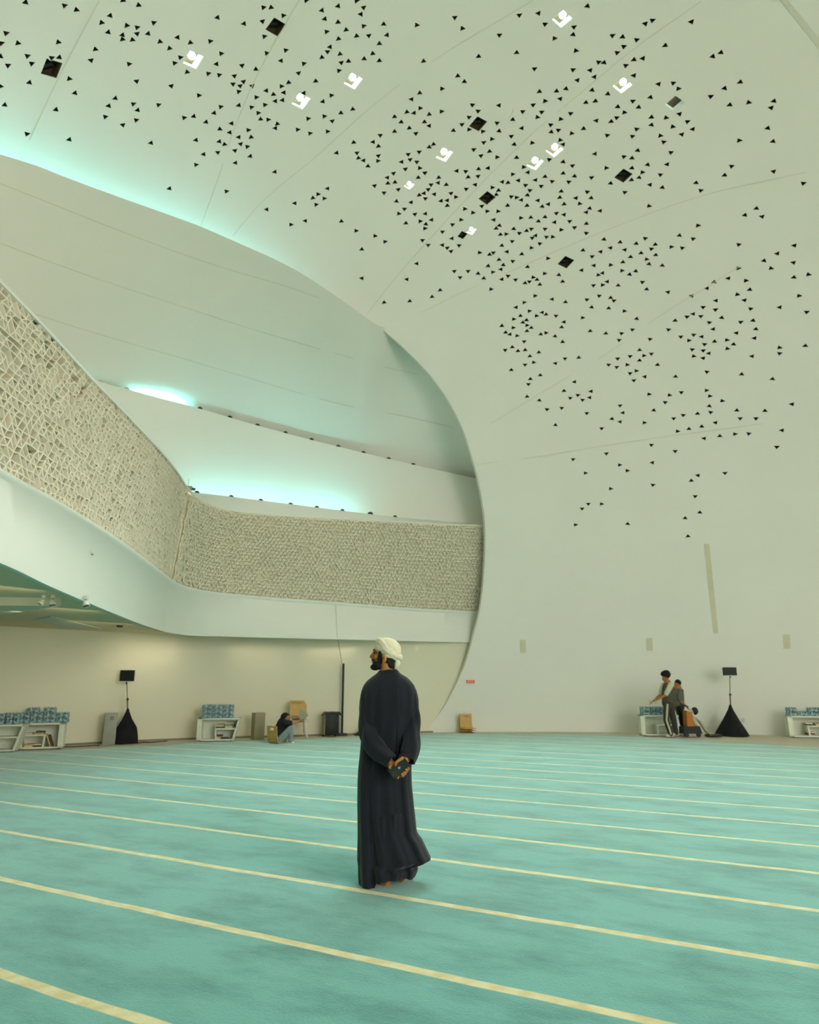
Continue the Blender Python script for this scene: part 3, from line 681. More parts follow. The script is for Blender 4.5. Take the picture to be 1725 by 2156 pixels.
# collar hidden behind the arch rim, added so outside light cannot leak through
mb = MB(); rr = []
for i, p in enumerate(c_dense):
    if p.x < 700 and p.y < 1200: continue
    t = c_dense[min(i + 1, len(c_dense) - 1)] - c_dense[max(i - 1, 0)]; t.normalize()
    a = e_hit(p.x, p.y); a = a - e_normal(a) * 0.29; b = e_hit(p.x + t.y * 34, p.y - t.x * 34, 1.16); a2 = e_hit(p.x + t.y * 8, p.y - t.x * 8); a2 = a2 - e_normal(a2) * 0.28
    if p.y > 1400: a.z = max(a.z, 0); b.z = max(b.z, 0)
    rr.append([a2, b])
rr.append([Vector((q.x, q.y, 0)) for q in rr[-1]])
mb.grid(rr); structure(mb.build('wall_light_collar', M['plaster'], fix=False))
# ledge foot of S, sampled to match the arch
Aw = catmull(AL[1:], 150)
mb = MB(); rr = []
for i in range(150):
    u = (i / 149.0)
    j = min(149, int(round(149 * (1 - (1 - u) ** 1.0))))
    a = Aw[j]; r_ = outn(Aw, j) * -1
    A0 = a + r_ * 0.55 - Vector((0, 0, 0.28)); C0 = Cs[i]
    dd = C0 - A0; mid = A0 + Vector((dd.x * 0.15, dd.y * 0.15, dd.z * 0.45))
    row = []
    for k in range(29):
        t = k / 28; row.append(A0 * (1 - t) ** 2 + mid * 2 * t * (1 - t) + C0 * t * t)
    rr.append(row)
mb.grid(rr)
S_mesh_v, S_mesh_f = list(mb.v), list(mb.f)
S_o = structure(mb.build('wall_sloping', M['plaster'], angle=60, fix=False))
S_bvh = BVHTree.FromPolygons(S_mesh_v, S_mesh_f)
def s_hit(x, y):
    loc, nrm, idx, d = S_bvh.ray_cast(CAM, ray(x, y).normalized())
    return loc, nrm
mb = MB(); rr = []
base_i = len(shell_dirs) - len(c_dense)
for i, p in enumerate(c_dense):
    if p.x < -120 or p.x > 806: continue
    t = c_dense[i + 1] - c_dense[i - 1]; t.normalize()
    h = s_hit(p.x - t.y * 30, p.y + t.x * 30)[0]
    if h is None: continue
    rr.append([e_point(rows[base_i + i][0], 1.004), CAM + (h - CAM) * 1.003])
mb.grid(rr); structure(mb.build('wall_cove_light_block', M['plaster'], fix=False))  # added closure behind the sloping wall, stops light leaking into the cove gap
k = 30
for L in [[(0, 386), (162, 450), (292, 501), (446, 556), (609, 605), (700, 637), (728, 645)], [(0, 512), (203, 586), (365, 639), (528, 692), (700, 742), (812, 773), (880, 788)],
          [(61, 657), (203, 702), (365, 749), (528, 797), (700, 847), (859, 878), (955, 900)]]:
    hits = [s_hit(x, y) for x, y in [tuple(v)[:2] for v in catmull([(a, b, 0) for a, b in L], 14)]]
    hits = [h for h in hits if h[0] is not None]
    if len(hits) > 2:
        nn = hits[0][1]
        if nn.dot(CAM - hits[0][0]) < 0: nn = -nn
        seam([h[0] for h in hits], lambda p, n=nn: n, 50, 0.010, 'trim_%d' % k); k += 1

# ------------------------------------------------------------------ cove lighting, hidden in the troughs
CYAN = (0.22, 0.93, 1.0)
led = MB()
for i in range(0, 40):
    x = -180 + i * 26
    if x > 700: break
    near = min(c_dense, key=lambda q: abs(q.x - x)); d = ray(near.x, near.y); t = e_t(d); p = CAM + d * t
    n = e_norm(p).normalized(); back = e_point(slerp(n, POLE, -0.42 / (17 * math.acos(n.dot(POLE))))); ahead = e_point(slerp(n, POLE, 0.06))
    inn = e_normal(p)
    loc = back + inn * lerp(0.26, 0.12, sstep(480, 680, x))
    area_light('cove_led', loc, ahead + inn * 0.3, 0.6, 0.08, 0.95 * (1 - 0.6 * sstep(420, 740, x)), CYAN, 160)
def trough(Pn, idxs, power, up=1.6, inw=-0.6):
    for i in idxs:
        p = Pn[i]; r_ = outn(Pn, i) * -1
        area_light('cove_led', p + r_ * 0.20 - Vector((0, 0, 0.14)), p + r_ * 0.45 + Vector((0, 0, up)), 0.5, 0.1, power, CYAN, 160)
for px_, pw in [(70, 7), (100, 7), (130, 7), (155, 5), (300, 3.5), (325, 6), (350, 7), (375, 4)]:
    i = min(range(len(Ac)), key=lambda q: abs((CX + FPX * Ac[q].x / (Ac[q].y * cP + (Ac[q].z - EYE) * sP)) - px_))
    trough(Ac, [i], pw)
for px_ in (400, 440, 480, 520, 560, 600, 640, 680, 715, 745):
    i = min(range(len(BLc)), key=lambda q: abs((CX + FPX * BLc[q].x / (BLc[q].y * cP + (BLc[q].z - EYE) * sP)) - px_))
    p = BLc[i]; r_ = outn(BLc, i) * -1
    area_light('cove_led', p + r_ * 0.22 - Vector((0, 0, 0.15)), p + r_ * 1.4 + Vector((0, 0, 1.6)), 0.5, 0.1, 2.6, CYAN, 160)
# added warm fill lamps behind the gallery lip, brightening wall and soffit below
for i in range(38, 150, 16):
    p = eC[i] - outn(eC, i) * 0.9; w_ = min(wall_pts, key=lambda q: (Vector((q.x, q.y, 0)) - Vector((p.x, p.y, 0))).length)
    area_light('gallery_fill', (p.x, p.y, 2.68), (w_.x, w_.y, 1.9), 1.6, 0.05, 1.9 if i < 90 else 0.7, (1.0, 0.86, 0.58), 120)
# small half-round uplights on the ledges
def dome(name, p, r, label, grp, m):
    mb = MB(); rg = []
    for j in range(7):
        th = math.pi / 2 * j / 6; rg.append([p + Vector((r * math.cos(th) * math.cos(2 * math.pi * q / 14), r * math.cos(th) * math.sin(2 * math.pi * q / 14), r * 0.9 * math.sin(th))) for q in range(14)])
    rg[-1] = [p + Vector((0.004 * math.cos(2 * math.pi * q / 14), 0.004 * math.sin(2 * math.pi * q / 14), r * 0.9)) for q in range(14)]
    mb.rings(rg); return tag(mb.build(name, m), label, 'uplight', grp)
def project(p):
    v = p - CAM; z = v.y * cP + v.z * sP; return CX + FPX * v.x / z, CY - FPX * (v.z * cP - v.y * sP) / z
names = ['first', 'second', 'third', 'fourth', 'fifth', 'sixth', 'seventh', 'eighth', 'ninth']
for n_, px_ in enumerate([215, 268, 422, 485, 543, 602, 657, 713, 766, 819, 871]):
    i = min(range(len(Ac)), key=lambda q: abs(project(Ac[q])[0] - px_))
    j = i + (1 if project(Ac[i])[0] < px_ else -1); u = (px_ - project(Ac[i])[0]) / (project(Ac[j])[0] - project(Ac[i])[0])
    p = lerp(Ac[i], Ac[j], u) - outn(Ac, i) * 0.05
    dome('ledge_uplight', p - Vector((0, 0, 0.0)), 0.085, 'small half-round uplight on the upper ledge, %s from the left along the ledge' % (names + ['tenth', 'eleventh'])[n_] if n_ < 11 else '', 'uplights on the upper ledge', M['darkmetal'] if n_ > 1 else M['tanpanel'])
for n_, px_ in enumerate([418, 488, 550, 613, 668, 722, 781, 833]):
    i = min(range(80, len(BLc)), key=lambda q: abs(project(BLc[q])[0] - px_))
    j = i + (1 if project(BLc[i])[0] < px_ else -1); u = (px_ - project(BLc[i])[0]) / (project(BLc[j])[0] - project(BLc[i])[0])
    p = lerp(BLc[i], BLc[j], u) - outn(BLc, i) * 0.05
    dome('ledge_uplight', p, 0.075 if px_ != 781 else 0.10, 'small half-round uplight on the gallery coping, %s from the left along the coping' % names[n_], 'uplights on the gallery coping', M['darkmetal'])

# ================================================================== FITTINGS ON THE SHELL, SOFFIT AND GALLERY
def patch(corners, name, m, nx=4, ny=12, th=0.015):
    """panel following the curved wall; corners in the order top-left, top-right, bottom-right, bottom-left"""
    tl, tr_, br, bl = [Vector((x, y, 0)) for x, y in corners]
    front = []; back = []
    for j in range(ny + 1):
        a = lerp(tl, bl, j / ny); b = lerp(tr_, br, j / ny); f_ = []; k_ = []
        for i in range(nx + 1):
            q = lerp(a, b, i / nx); p = e_hit(q.x, q.y); n = e_normal(p); f_.append(p + n * th); k_.append(p - n * 0.01)
        front.append(f_); back.append(k_)
    mb = MB(); mb.grid(front)
    rim = [(front[0], back[0]), (front[-1], back[-1])]
    for f_, k_ in rim: mb.grid([f_, k_])
    mb.grid([[r[0] for r in front], [r[0] for r in back]]); mb.grid([[r[-1] for r in front], [r[-1] for r in back]])
    return mb.build(name, m, smooth=True)
structure(patch([(1483, 1145), (1494, 1145), (1513, 1333), (1503, 1334)], 'trim_40', M['tanpanel'], 2, 24))
structure(patch([(1634, -12), (1650, -12), (1745, 104), (1740, 122)], 'trim_41', M['seam'], 2, 24))
structure(patch([(977, 1470), (1003, 1470), (1005, 1541), (978, 1541)], 'door_1', M['plaster'], 3, 8, 0.012))
for (x0, y0, x1, y1), wh in [((1095, 1347, 1107, 1375), 'leftmost, right of the orange sign'), ((1361, 1343, 1374, 1370), 'middle one, above the walking people'), ((1649, 1336, 1664, 1366), 'rightmost, near the right edge')]:
    e = empty('wall_vent', e_hit((x0 + x1) / 2, y1), 'small upright tan vent panel in the wall, ' + wh, 'vent', 'tan vent panels on the right wall')
    p = patch([(x0, y0), (x1, y0), (x1 + 1, y1), (x0 + 1, y1)], 'grille', M['tanpanel'], 2, 4); place(p, e)
e = empty('exit_sign', e_hit(990, 1437), 'small orange rectangular sign on the white wall beside the arch', 'sign')
place(patch([(982, 1432), (999, 1432), (999, 1438), (982, 1438)], 'plate', M['orange'], 3, 2, 0.05), e)
for i, x in enumerate((985, 989, 993)):
    place(patch([(x, 1434), (x + 2, 1434), (x + 2, 1436.2), (x, 1436.2)], 'lettering', M['paper'], 1, 1, 0.055), e)

# gallery soffit fittings
def spot(px, py, z, s, label, tilt):
    p = gz(px, py, z); e = empty('soffit_spotlight', p, label, 'light fitting', 'white fittings under the gallery')
    MB().tube([p + Vector((0, 0, 0.02)), p - Vector((0, 0, 0.05 * s))], 0.05 * s, 16).build('base', M['offwhite'], e)
    MB().tube([p - Vector((0, 0, 0.04 * s)), p - Vector((0.0, 0, 0.10 * s))], 0.018 * s, 10).build('stem', M['darkmetal'], e)
    a = p - Vector((0, 0, 0.10 * s)); b = a + Vector((0.07 * tilt, -0.02, -0.09)) * s
    MB().tube([a - Vector((0.03 * tilt * s, 0, -0.03 * s)), a, b], [0.03 * s, 0.05 * s, 0.075 * s], 18).build('head', M['offwhite'], e)
    MB().tube([b, b + Vector((0.004 * tilt, 0, -0.006))], [0.06 * s, 0.055 * s], 18).build('lens', M['lens'], e)
spot(181, 1257, 2.80, 0.75, 'white spotlight hanging at the edge under the gallery, right of the twin fitting', 0.5)
spot(112, 1255, 2.80, 0.75, 'white fitting with black cap under the gallery, left of the single spotlight', 0.3)
spot(92, 1256, 2.80, 0.60, 'small white fitting with dark clip, leftmost under the gallery', -0.7)
for px, py, r, w in ((252, 1319, 0.075, 'larger black disc'), (460, 1337.5, 0.07, 'thin black disc')):
    p = gz(px, py, 2.83); mb = MB().tube([p + Vector((0, 0, 0.03)), p, p - Vector((0, 0, 0.02))], [r, r, r * 0.7], 20)
    tag(mb.build('smoke_detector', M['darkmetal']), w + ' fixed under the gallery, ' + ('in front of the left stand' if px < 300 else 'above the white shelf with water'), 'detector')
q = [gz(*c, 2.83) for c in ((68, 1306), (108, 1299), (212, 1324), (130, 1322))]
mb = MB().prism(q, (0, 0, 0.03)); structure(mb.build('trim_50', M['seam'], smooth=False))
q = [gz(-260, 1272, 2.72), gz(128, 1276, 2.72), gz(-40, 1301, 2.72), gz(-300, 1322, 2.72)]
mb = MB().prism(q, (0, 0, 0.16)); structure(mb.build('trim_51', M['plaster_warm'], smooth=False))
# sensor on the fascia
iF = min(range(79), key=lambda q: abs(project(lerp(eC[q], bC[q], 0.42))[0] - 193)); pF = lerp(eC[iF], bC[iF], 0.42)
tF = (193 - project(pF)[0]); pF = lerp(eC[iF], bC[iF], 0.42); oF = outn(bC, iF)
best = min([lerp(eC[iF], bC[iF], u / 40) for u in range(41)], key=lambda p: abs(project(p)[1] - 1165))
e = empty('motion_sensor', best, 'tiny white motion sensor on the smooth gallery fascia', 'sensor')
MB().ell(best + oF * 0.02, (0.028, 0.028, 0.022)).build('body', M['offwhite'], e)
MB().box(best + oF * 0.04 - Vector((0.02, 0, 0.02)), (0.02, 0.02, 0.03)).build('bracket', M['pole'], e)
# video camera resting on the gallery coping
p = at(403, 1034, 18.6); e = empty('video_camera', p, 'small dark video camera perched on the gallery coping at the screen corner', 'camera')
MB().box(p + Vector((-0.06, 0, 0.09)), (0.16, 0.12, 0.10), 0.1, bev=0.015).build('body', M['taupe'], e)
MB().tube([p + Vector((-0.01, 0, 0.07)), p + Vector((0.10, -0.02, 0.045))], [0.035, 0.042], 14).build('lens', M['lens'], e)
MB().tube([p + Vector((-0.07, 0, 0.0)), p + Vector((-0.07, 0, 0.06))], 0.025, 10).build('mount', M['darkmetal'], e)
MB().tube([p + Vector((-0.10, 0, 0.12)), p + Vector((-0.10, 0, 0.36))], 0.006, 6).build('antenna', M['pole'], e)

# ================================================================== THINGS ALONG THE WALL
def shelf_unit(px, py, rz, slant_left, label, W=1.05, H=0.60, D=0.42, hole=False):
    o = gz(px, py); o.z = 0.0
    e = empty('shelf_unit', o, label, 'shelf', 'white low shelf units', rz); Mx = e.matrix_basis.copy()
    def T(x, y, z): return Mx @ Vector((x, y, z))
    def board(pts, d0, d1, name, m='white'):
        mb = MB().prism([T(x, d0, z) for x, z in pts], Mx.to_3x3() @ Vector((0, d1 - d0, 0))); return mb.build(name, M[m], e, smooth=False)
    t = 0.04; s = 1 if slant_left else -1; X = (lambda x: x) if slant_left else (lambda x: W - x)
    board([(X(0), H), (X(W), H), (X(W), H - t), (X(0.02), H - t)], 0, D, 'top_board')
    board([(X(0.17), t + 0.02), (X(W), t + 0.02), (X(W), 0.02), (X(0.15), 0.02)], 0, D, 'bottom_board')
    board([(X(0), H), (X(0.05), H), (X(0.20), 0.03), (X(0.15), 0.03)], 0, D, 'slanted_side')
    board([(X(W - 0.12), H), (X(W), H), (X(W), 0.02), (X(W - 0.12), 0.02)], 0, D, 'side_panel')
    board([(X(0.02), H - t), (X(W), H - t), (X(W), 0.04), (X(0.17), 0.04)], D - 0.02, D, 'back_panel')
    board([(X(0.10), 0.34), (X(0.66), 0.34), (X(0.66), 0.305), (X(0.11), 0.305)], 0.01, D - 0.02, 'shelf_board')
    board([(X(0.62), 0.33), (X(0.66), 0.33), (X(0.64), 0.05), (X(0.60), 0.05)], 0.01, D - 0.02, 'divider')
    for x in (0.22, W - 0.1): MB().tube([T(X(x), 0.08, 0.0), T(X(x), 0.08, 0.03)], 0.02, 10).build('foot', M['darkmetal'], e)
    if hole:
        c = T(X(W) - 0.004 if not slant_left else X(W) + 0.004, D / 2, 0.33)
        nx = Mx.to_3x3() @ Vector((-1 if not slant_left else 1, 0, 0))
        MB().tube([c - nx * 0.003, c + nx * 0.004], 0.055, 20).build('round_grommet', M['taupe'], e)
    return e, T, X
def books(T, X, spec, where):
    """spec: (x, z, count, flat)"""
    n = 0; words = ['first', 'second', 'third', 'fourth', 'fifth', 'sixth', 'seventh']
    for x, z, cnt, flat in spec:
        for k in range(cnt):
            w, h, th = random.uniform(0.16, 0.22), random.uniform(0.15, 0.2), random.uniform(0.018, 0.035)
            if flat: vs = [(x + random.uniform(-0.02, 0.02), z + 0.033 * k, w, 0.03)]
            mb = MB()
            if flat:
                a = x + random.uniform(-0.02, 0.02); zz = z + 0.034 * k
                mb.prism([T(X(a), 0.05, zz), T(X(a + w), 0.05, zz), T(X(a + w), 0.05, zz + 0.03), T(X(a), 0.05, zz + 0.03)], T(0, 0.28, 0) - T(0, 0, 0))
            else:
                a = x + 0.045 * k
                mb.prism([T(X(a + 0.10), 0.05, z), T(X(a + 0.13), 0.05, z), T(X(a + 0.03), 0.05, z + 0.26), T(X(a), 0.05, z + 0.26)], T(0, 0.2, 0) - T(0, 0, 0))
            o = mb.build('book', M[('paper', 'book', 'bookdark_earshade')[(k + n) % 3]], smooth=False)
            pile = ('flat pile' if flat else 'leaning row'); lev = 'upper' if z > 0.3 else 'lower'
            tag(o, '%s book, %s in %s, %s level of %s' % (('pale', 'tan', 'dark')[(k + n) % 3], words[k], ('right pile' if x > 0.4 else 'left pile') if flat else 'leaning row', lev, where), 'book', 'books in the ' + where)
        n += cnt
def water_pack_mesh():
    mb = MB()
    for ix in range(4):
        for iy in range(3):
            x, y = -0.105 + ix * 0.07, -0.07 + iy * 0.07
            prof = [(0.033, 0.0), (0.034, 0.02), (0.031, 0.05), (0.034, 0.075), (0.030, 0.09), (0.013, 0.108), (0.014, 0.118)]
            mb.rings([[Vector((x + r * math.cos(2 * math.pi * k / 8), y + r * math.sin(2 * math.pi * k / 8), z)) for k in range(8)] for r, z in prof])
    mb.box((0, 0, 0.035), (0.272, 0.205, 0.05), bev=0.01)
    return mb.mesh('water_pack', M['bottles'], True)
PACK = water_pack_mesh()
ORD = ['first', 'second', 'third', 'fourth', 'fifth', 'sixth']
def packs(T, rz, z0, layers, where, y=0.2):
    for li, row in enumerate(layers):
        for k, x in enumerate(row):
            o = bpy.data.objects.new('water_pack', PACK); COL.objects.link(o)
            p = T(x, y + random.uniform(-0.01, 0.01), z0 + li * 0.119); o.matrix_basis = Matrix.Translation(p) @ Matrix.Rotation(rz + random.uniform(-0.03, 0.03), 4, 'Z')
            lay = ('bottom', 'second', 'top')[li] if len(layers) == 3 else ('bottom', 'top')[li]
            tag(o, 'blue water pack, %s from left, %s layer, %s' % (ORD[k], lay, where), 'bottle pack', 'blue water packs ' + where)
# left pair of units
uA, TA, XA = shelf_unit(26, 1580, math.radians(20), True, 'white low shelf unit with slanted opening, under the wide row of water packs at left', hole=False)
books(TA, XA, [(0.18, 0.345, 1, True), (0.42, 0.345, 2, True), (0.24, 0.062, 2, True), (0.42, 0.062, 2, True), (0.66, 0.065, 2, False)], 'left shelf unit')
packs(TA, math.radians(20), 0.602, [[-0.16 + 0.28 * k for k in range(5)], [-0.16 + 0.28 * k for k in range(5)], [0.30, 0.66]], 'on the left shelf unit')
uZ, TZ, XZ = shelf_unit(-62, 1586, math.radians(16), False, 'white shelf unit cut off by the left edge of the photo', W=1.02)
packs(TZ, math.radians(16), 0.602, [[0.42, 0.72], [0.42, 0.72]], 'on the leftmost cut-off unit')
uB, TB, XB = shelf_unit(413, 1562, math.radians(10), False, 'white low shelf unit with round side grommet, below a square stack of water packs', W=1.12, hole=True)
books(TB, XB, [(0.22, 0.345, 2, True), (0.44, 0.345, 3, True), (0.30, 0.062, 1, True), (0.46, 0.062, 3, True)], 'grommet shelf unit')
packs(TB, math.radians(10), 0.602, [[0.22 + 0.28 * k for k in range(3)]] * 3, 'on the grommet shelf unit')
uC, TC, XC = shelf_unit(1352, 1550, math.radians(-8), False, 'white shelf unit with water packs behind the two walking people', W=1.1)
packs(TC, math.radians(-8), 0.602, [[0.18 + 0.28 * k for k in range(3)]] * 2, 'behind the two walking people')
uD, TD, XD = shelf_unit(1664, 1553, math.radians(-16), False, 'white shelf unit with books and water packs at the right edge', W=1.15)
books(TD, XD, [(0.25, 0.345, 2, True), (0.5, 0.345, 2, True), (0.46, 0.062, 3, True)], 'shelf unit at the right edge')
packs(TD, math.radians(-16), 0.602, [[0.16 + 0.28 * k for k in range(4)], [0.16, 0.72, 1.0]], 'on the right-edge shelf unit')

def pedestal(px, py, w, d, h, rz, label, m, knob):
    p = gz(px, py); e = empty('pedestal_box', (p.x, p.y, 0), label, 'box', 'upright box pedestals', rz); Mx = e.matrix_basis
    MB().box((p.x, p.y, h / 2), (w, d, h), rz, bev=0.01).build('body', M[m], e)
    MB().box((p.x, p.y, h - 0.012), (w + 0.012, d + 0.012, 0.02), rz).build('lid', M[m], e)
    if knob:
        c = Mx @ Vector((0.02, -d / 2 - 0.001, h - 0.13)); n = Mx.to_3x3() @ Vector((0, -1, 0))
        MB().tube([c, c + n * 0.02], [0.04, 0.035], 16).build('dial', M['darkmetal'], e)
        MB().tube([c + n * 0.02, c + n * 0.024], 0.018, 12).build('badge', M['offwhite'], e)
pedestal(228, 1568, 0.30, 0.24, 0.78, math.radians(25), 'grey upright box with a round dial beside the left black stand', 'greybox', True)
pedestal(542, 1557, 0.30, 0.26, 0.72, math.radians(35), 'taupe upright box between the white shelf and the seated person', 'taupe', False)

def stand(px, py, pole, panel, skirt, rz, label, rods):
    """pole: top pixel; panel: pixel rect; skirt: outline half-widths by height"""
    p = gz(px, py); p = CAM + (p - CAM) * (0.965 if px > 900 else 1.0); p.z = 0; Y = p.y; e = empty('panel_stand', (p.x, p.y, 0), label, 'stand', 'black skirted stands', rz)
    mb = MB(); rg = []
    for h, w in skirt:
        ring = []
        for k in range(24):
            a = 2 * math.pi * k / 24 + rz + 0.4; r = w * (0.90 + 0.12 * math.cos(3 * (a - rz)) + 0.035 * math.cos(9 * a))
            ring.append(Vector((p.x + r * math.cos(a), p.y + r * math.sin(a), h)))
        rg.append(ring)
    mb.rings(rg); mb.build('skirt', M['blackcloth'], e)
    ap = Vector((p.x, p.y, skirt[-1][0])); top = at(pole[0], pole[1], Y)
    MB().tube([ap - Vector((0, 0, 0.1)), lerp(ap, top, 0.35)], 0.020, 10).build('lower_pole', M['pole'], e)
    MB().tube([lerp(ap, top, 0.33), top], 0.011, 10).build('upper_pole', M['pole'], e)
    m_ = lerp(ap, top, 0.35); MB().tube([m_ - Vector((0, 0, 0.03)), m_ + Vector((0, 0, 0.03))], 0.028, 12).build('collar', M['darkmetal'], e)
    MB().tube([m_, m_ + Vector((0.05, -0.02, 0))], 0.009, 8).build('knob', M['darkmetal'], e)
    a = at(panel[0], panel[3], Y); b = at(panel[2], panel[1], Y); c = (a + b) / 2; w, h = abs(b.x - a.x), abs(b.z - a.z)
    MB().box(c, (w, 0.06, h), 0.0, bev=0.008).build('panel', M['black'], e)
    MB().box(c + Vector((0, -0.035, 0)), (w * 0.9, 0.012, h * 0.86), 0.0).build('screen', M['black'], e)
    MB().box((c.x, c.y - 0.01, a.z - 0.012), (w * 0.96, 0.07, 0.022)).build('ledge', M['offwhite'], e)
    MB().tube([Vector((c.x, c.y, a.z)), Vector((c.x, c.y, a.z - 0.07))], 0.022, 10).build('tilt_bracket', M['darkmetal'], e)
    return e
stand(262, 1566, (267, 1437), (252, 1411, 284, 1434), [(0.013, 0.33), (0.2, 0.31), (0.40, 0.27), (0.62, 0.13), (0.80, 0.05), (0.88, 0.025)], 0.2,
      'black square panel on a stand with a black cloth skirt, left of the white shelf', 1)
stand(1545, 1546, (1537, 1424), (1523.5, 1405, 1550, 1422), [(0.013, 0.52), (0.15, 0.44), (0.45, 0.25), (0.75, 0.08), (0.90, 0.025)], 0.5,
      'black panel on a stand with wide triangular black skirt, right of the walking people', 1)

# black wheeled speaker and tall pole
p = gz(696, 1551); Y = p.y
e = empty('wheeled_speaker', (p.x, p.y, 0), 'black box-shaped speaker on wheels with a cloth on top, left of the tall black pole', 'speaker')
w = 0.42; rz = math.radians(22); Mx = Matrix.Translation(Vector((p.x, p.y, 0))) @ Matrix.Rotation(rz, 4, 'Z')
MB().box((p.x, p.y, 0.35), (w, 0.34, 0.62), rz, bev=0.03).build('cabinet', M['black'], e)
MB().box(Mx @ Vector((0.03, -0.175, 0.34)), (0.32, 0.012, 0.54), rz, bev=0.004).build('grille', M['black'], e)
MB().box(Mx @ Vector((-0.215, 0, 0.34)), (0.012, 0.30, 0.56), rz).build('side_panel', M['taupe'], e)
for sx in (-0.18, 0.18):
    c = Mx @ Vector((sx, 0.14, 0.05)); ax = Mx.to_3x3() @ Vector((1, 0, 0)); MB().tube([c - ax * 0.02, c + ax * 0.02], 0.05, 16).build('wheel', M['black'], e)
MB().box(Mx @ Vector((0, 0, 0.672)), (w * 1.02, 0.34, 0.03), rz, bev=0.012).build('lid', M['darkmetal'], e)
cl = MB(); rws = []
for i in range(15):
    rws.append([Mx @ Vector((-0.26 + 0.56 * i / 14, -0.16 + 0.3 * j / 6, 0.70 + 0.012 * math.sin(i * 1.1 + j) - (0.05 if i in (0, 1, 13, 14) else 0) * (1 + (i in (0, 14))))) for j in range(7)])
cl.grid(rws); co_ = cl.build('cloth', M['pole'], smooth=True)
so = co_.modifiers.new('t', 'SOLIDIFY'); so.thickness = 0.01
tag(co_, 'brown cloth draped over the top of the black wheeled speaker', 'cloth')
p = gz(720, 1549)
e = empty('column_post', (p.x, p.y, 0), 'tall thin black column post on a flat base, left of the man', 'post')
MB().box((p.x, p.y - 0.0, 0.045), (0.27, 0.34, 0.06), 0.3, bev=0.02).build('base', M['darkmetal'], e)
tp = at(720, 1397, p.y)
MB().box((p.x, p.y, (tp.z + 0.07) / 2), (0.062, 0.062, tp.z - 0.07), 0.2, bev=0.01).build('column', M['black'], e)
c0 = at(711.5, 1347, p.y - 0.6); mb = MB().tube([c0, lerp(c0, tp, 0.5) + Vector((0.01, 0, -0.02)), tp], 0.007, 6)
tag(mb.build('cable', M['pole']), 'thin cable hanging from the gallery edge to the top of the black post', 'cable')
# vertical panel joint above the pole
jl = [lerp(eC[min(range(80, NE), key=lambda q: abs(project(eC[q])[0] - 709))], bC[min(range(80, NE), key=lambda q: abs(project(bC[q])[0] - 706))], u) for u in (0.03, 0.5, 0.97)]
mb = MB().tube([q + Vector((0, -0.035, 0)) for q in jl], 0.006, 6); structure(mb.build('trim_52', M['seam']))
mb = MB().tube([bC[79] + outn(bC, 79) * 0.012 + Vector((0, 0, 0.05)), lerp(bC[79], tC[79], 0.62) + outn(bC, 79) * 0.012], 0.011, 6); structure(mb.build('trim_53', M['tanpanel']))
# small black wedge and board behind the man
p = gz(757, 1549); mb = MB().prism([Vector((p.x - 0.16, p.y, 0.013)), Vector((p.x + 0.22, p.y, 0.013)), Vector((p.x + 0.22, p.y, 0.26)), Vector((p.x + 0.1, p.y, 0.24))], (0, 0.2, 0))
tag(mb.build('floor_monitor', M['black'], smooth=False), 'black wedge on the floor half hidden behind the man', 'speaker')
p = gz(886, 1542); MBx = MB().box((p.x - 0.02, p.y - 0.02, 0.36), (0.13, 0.05, 0.70), 0.3, bev=0.008)
tag(MBx.build('board', M['tanpanel']), 'narrow tan board standing against the wall, right behind the man', 'board')
# power sockets
for px, py, lab in ((282, 1527, 'white wall socket right of the left black stand'), (1566, 1516, 'pale wall socket right of the stand with the wide skirt')):
    if px < 500:
        q = gz(px, 1563); q = Vector((q.x, q.y - 0.0, 0.38)); 
    else: q = e_hit(px, py) + e_normal(e_hit(px, py)) * 0.02
    tag(MB().box(q, (0.09, 0.03, 0.13), 0.4 if px < 500 else -0.3, bev=0.008).build('wall_socket', M['offwhite']), lab, 'socket')

# ---- plywood chairs
def ply(Mx, e, prof, w, th, name, m, slot=None):
    """bent sheet: prof = [(y, z)] side profile, width w along x"""
    n = len(prof); mb = MB(); rg = []
    for x in (-w / 2, w / 2):
        pass
    L = [Vector((0, y, z)) for y, z in prof]
    rws = []
    for i, q in enumerate(L):
        t = (L[min(i + 1, n - 1)] - L[max(i - 1, 0)]).normalized(); nn = Vector((0, -t.z, t.y)) * th / 2
        rws.append([Mx @ (q + nn + Vector((-w / 2, 0, 0))), Mx @ (q + nn + Vector((w / 2, 0, 0))), Mx @ (q - nn + Vector((w / 2, 0, 0))), Mx @ (q - nn + Vector((-w / 2, 0, 0)))])
    mb.rings(rws); return mb.build(name, M[m], e, angle=50)
def floor_chair(loc, rz, label, group, lean=0.0):
    e = empty('floor_chair', loc, label, 'chair', group, rz); Mx = e.matrix_basis.copy()
    ply(Mx, e, [(-0.20, 0.012), (0.0, 0.012), (0.14, 0.016), (0.19, 0.035)], 0.40, 0.014, 'seat', 'wood')
    b = ply(Mx, e, [(0.18, 0.03), (0.215, 0.07), (0.235, 0.20), (0.25, 0.33)], 0.40, 0.014, 'backrest', 'wood')
    for s in (-1, 1):
        ply(Mx @ Matrix.Translation((s * 0.14, 0, 0)), e, [(0.25, 0.325), (0.257, 0.40)], 0.12, 0.014, 'upright', 'wood')
    ply(Mx, e, [(0.257, 0.395), (0.262, 0.44)], 0.40, 0.014, 'top_rail', 'wood')
    return e
p = gz(576, 1567)
floor_chair((p.x + 0.12, p.y + 0.14, 0.012), math.radians(140), 'legless bent plywood floor chair with a handle slot, under the seated person', 'bent plywood floor chairs')
p = gz(983, 1543)
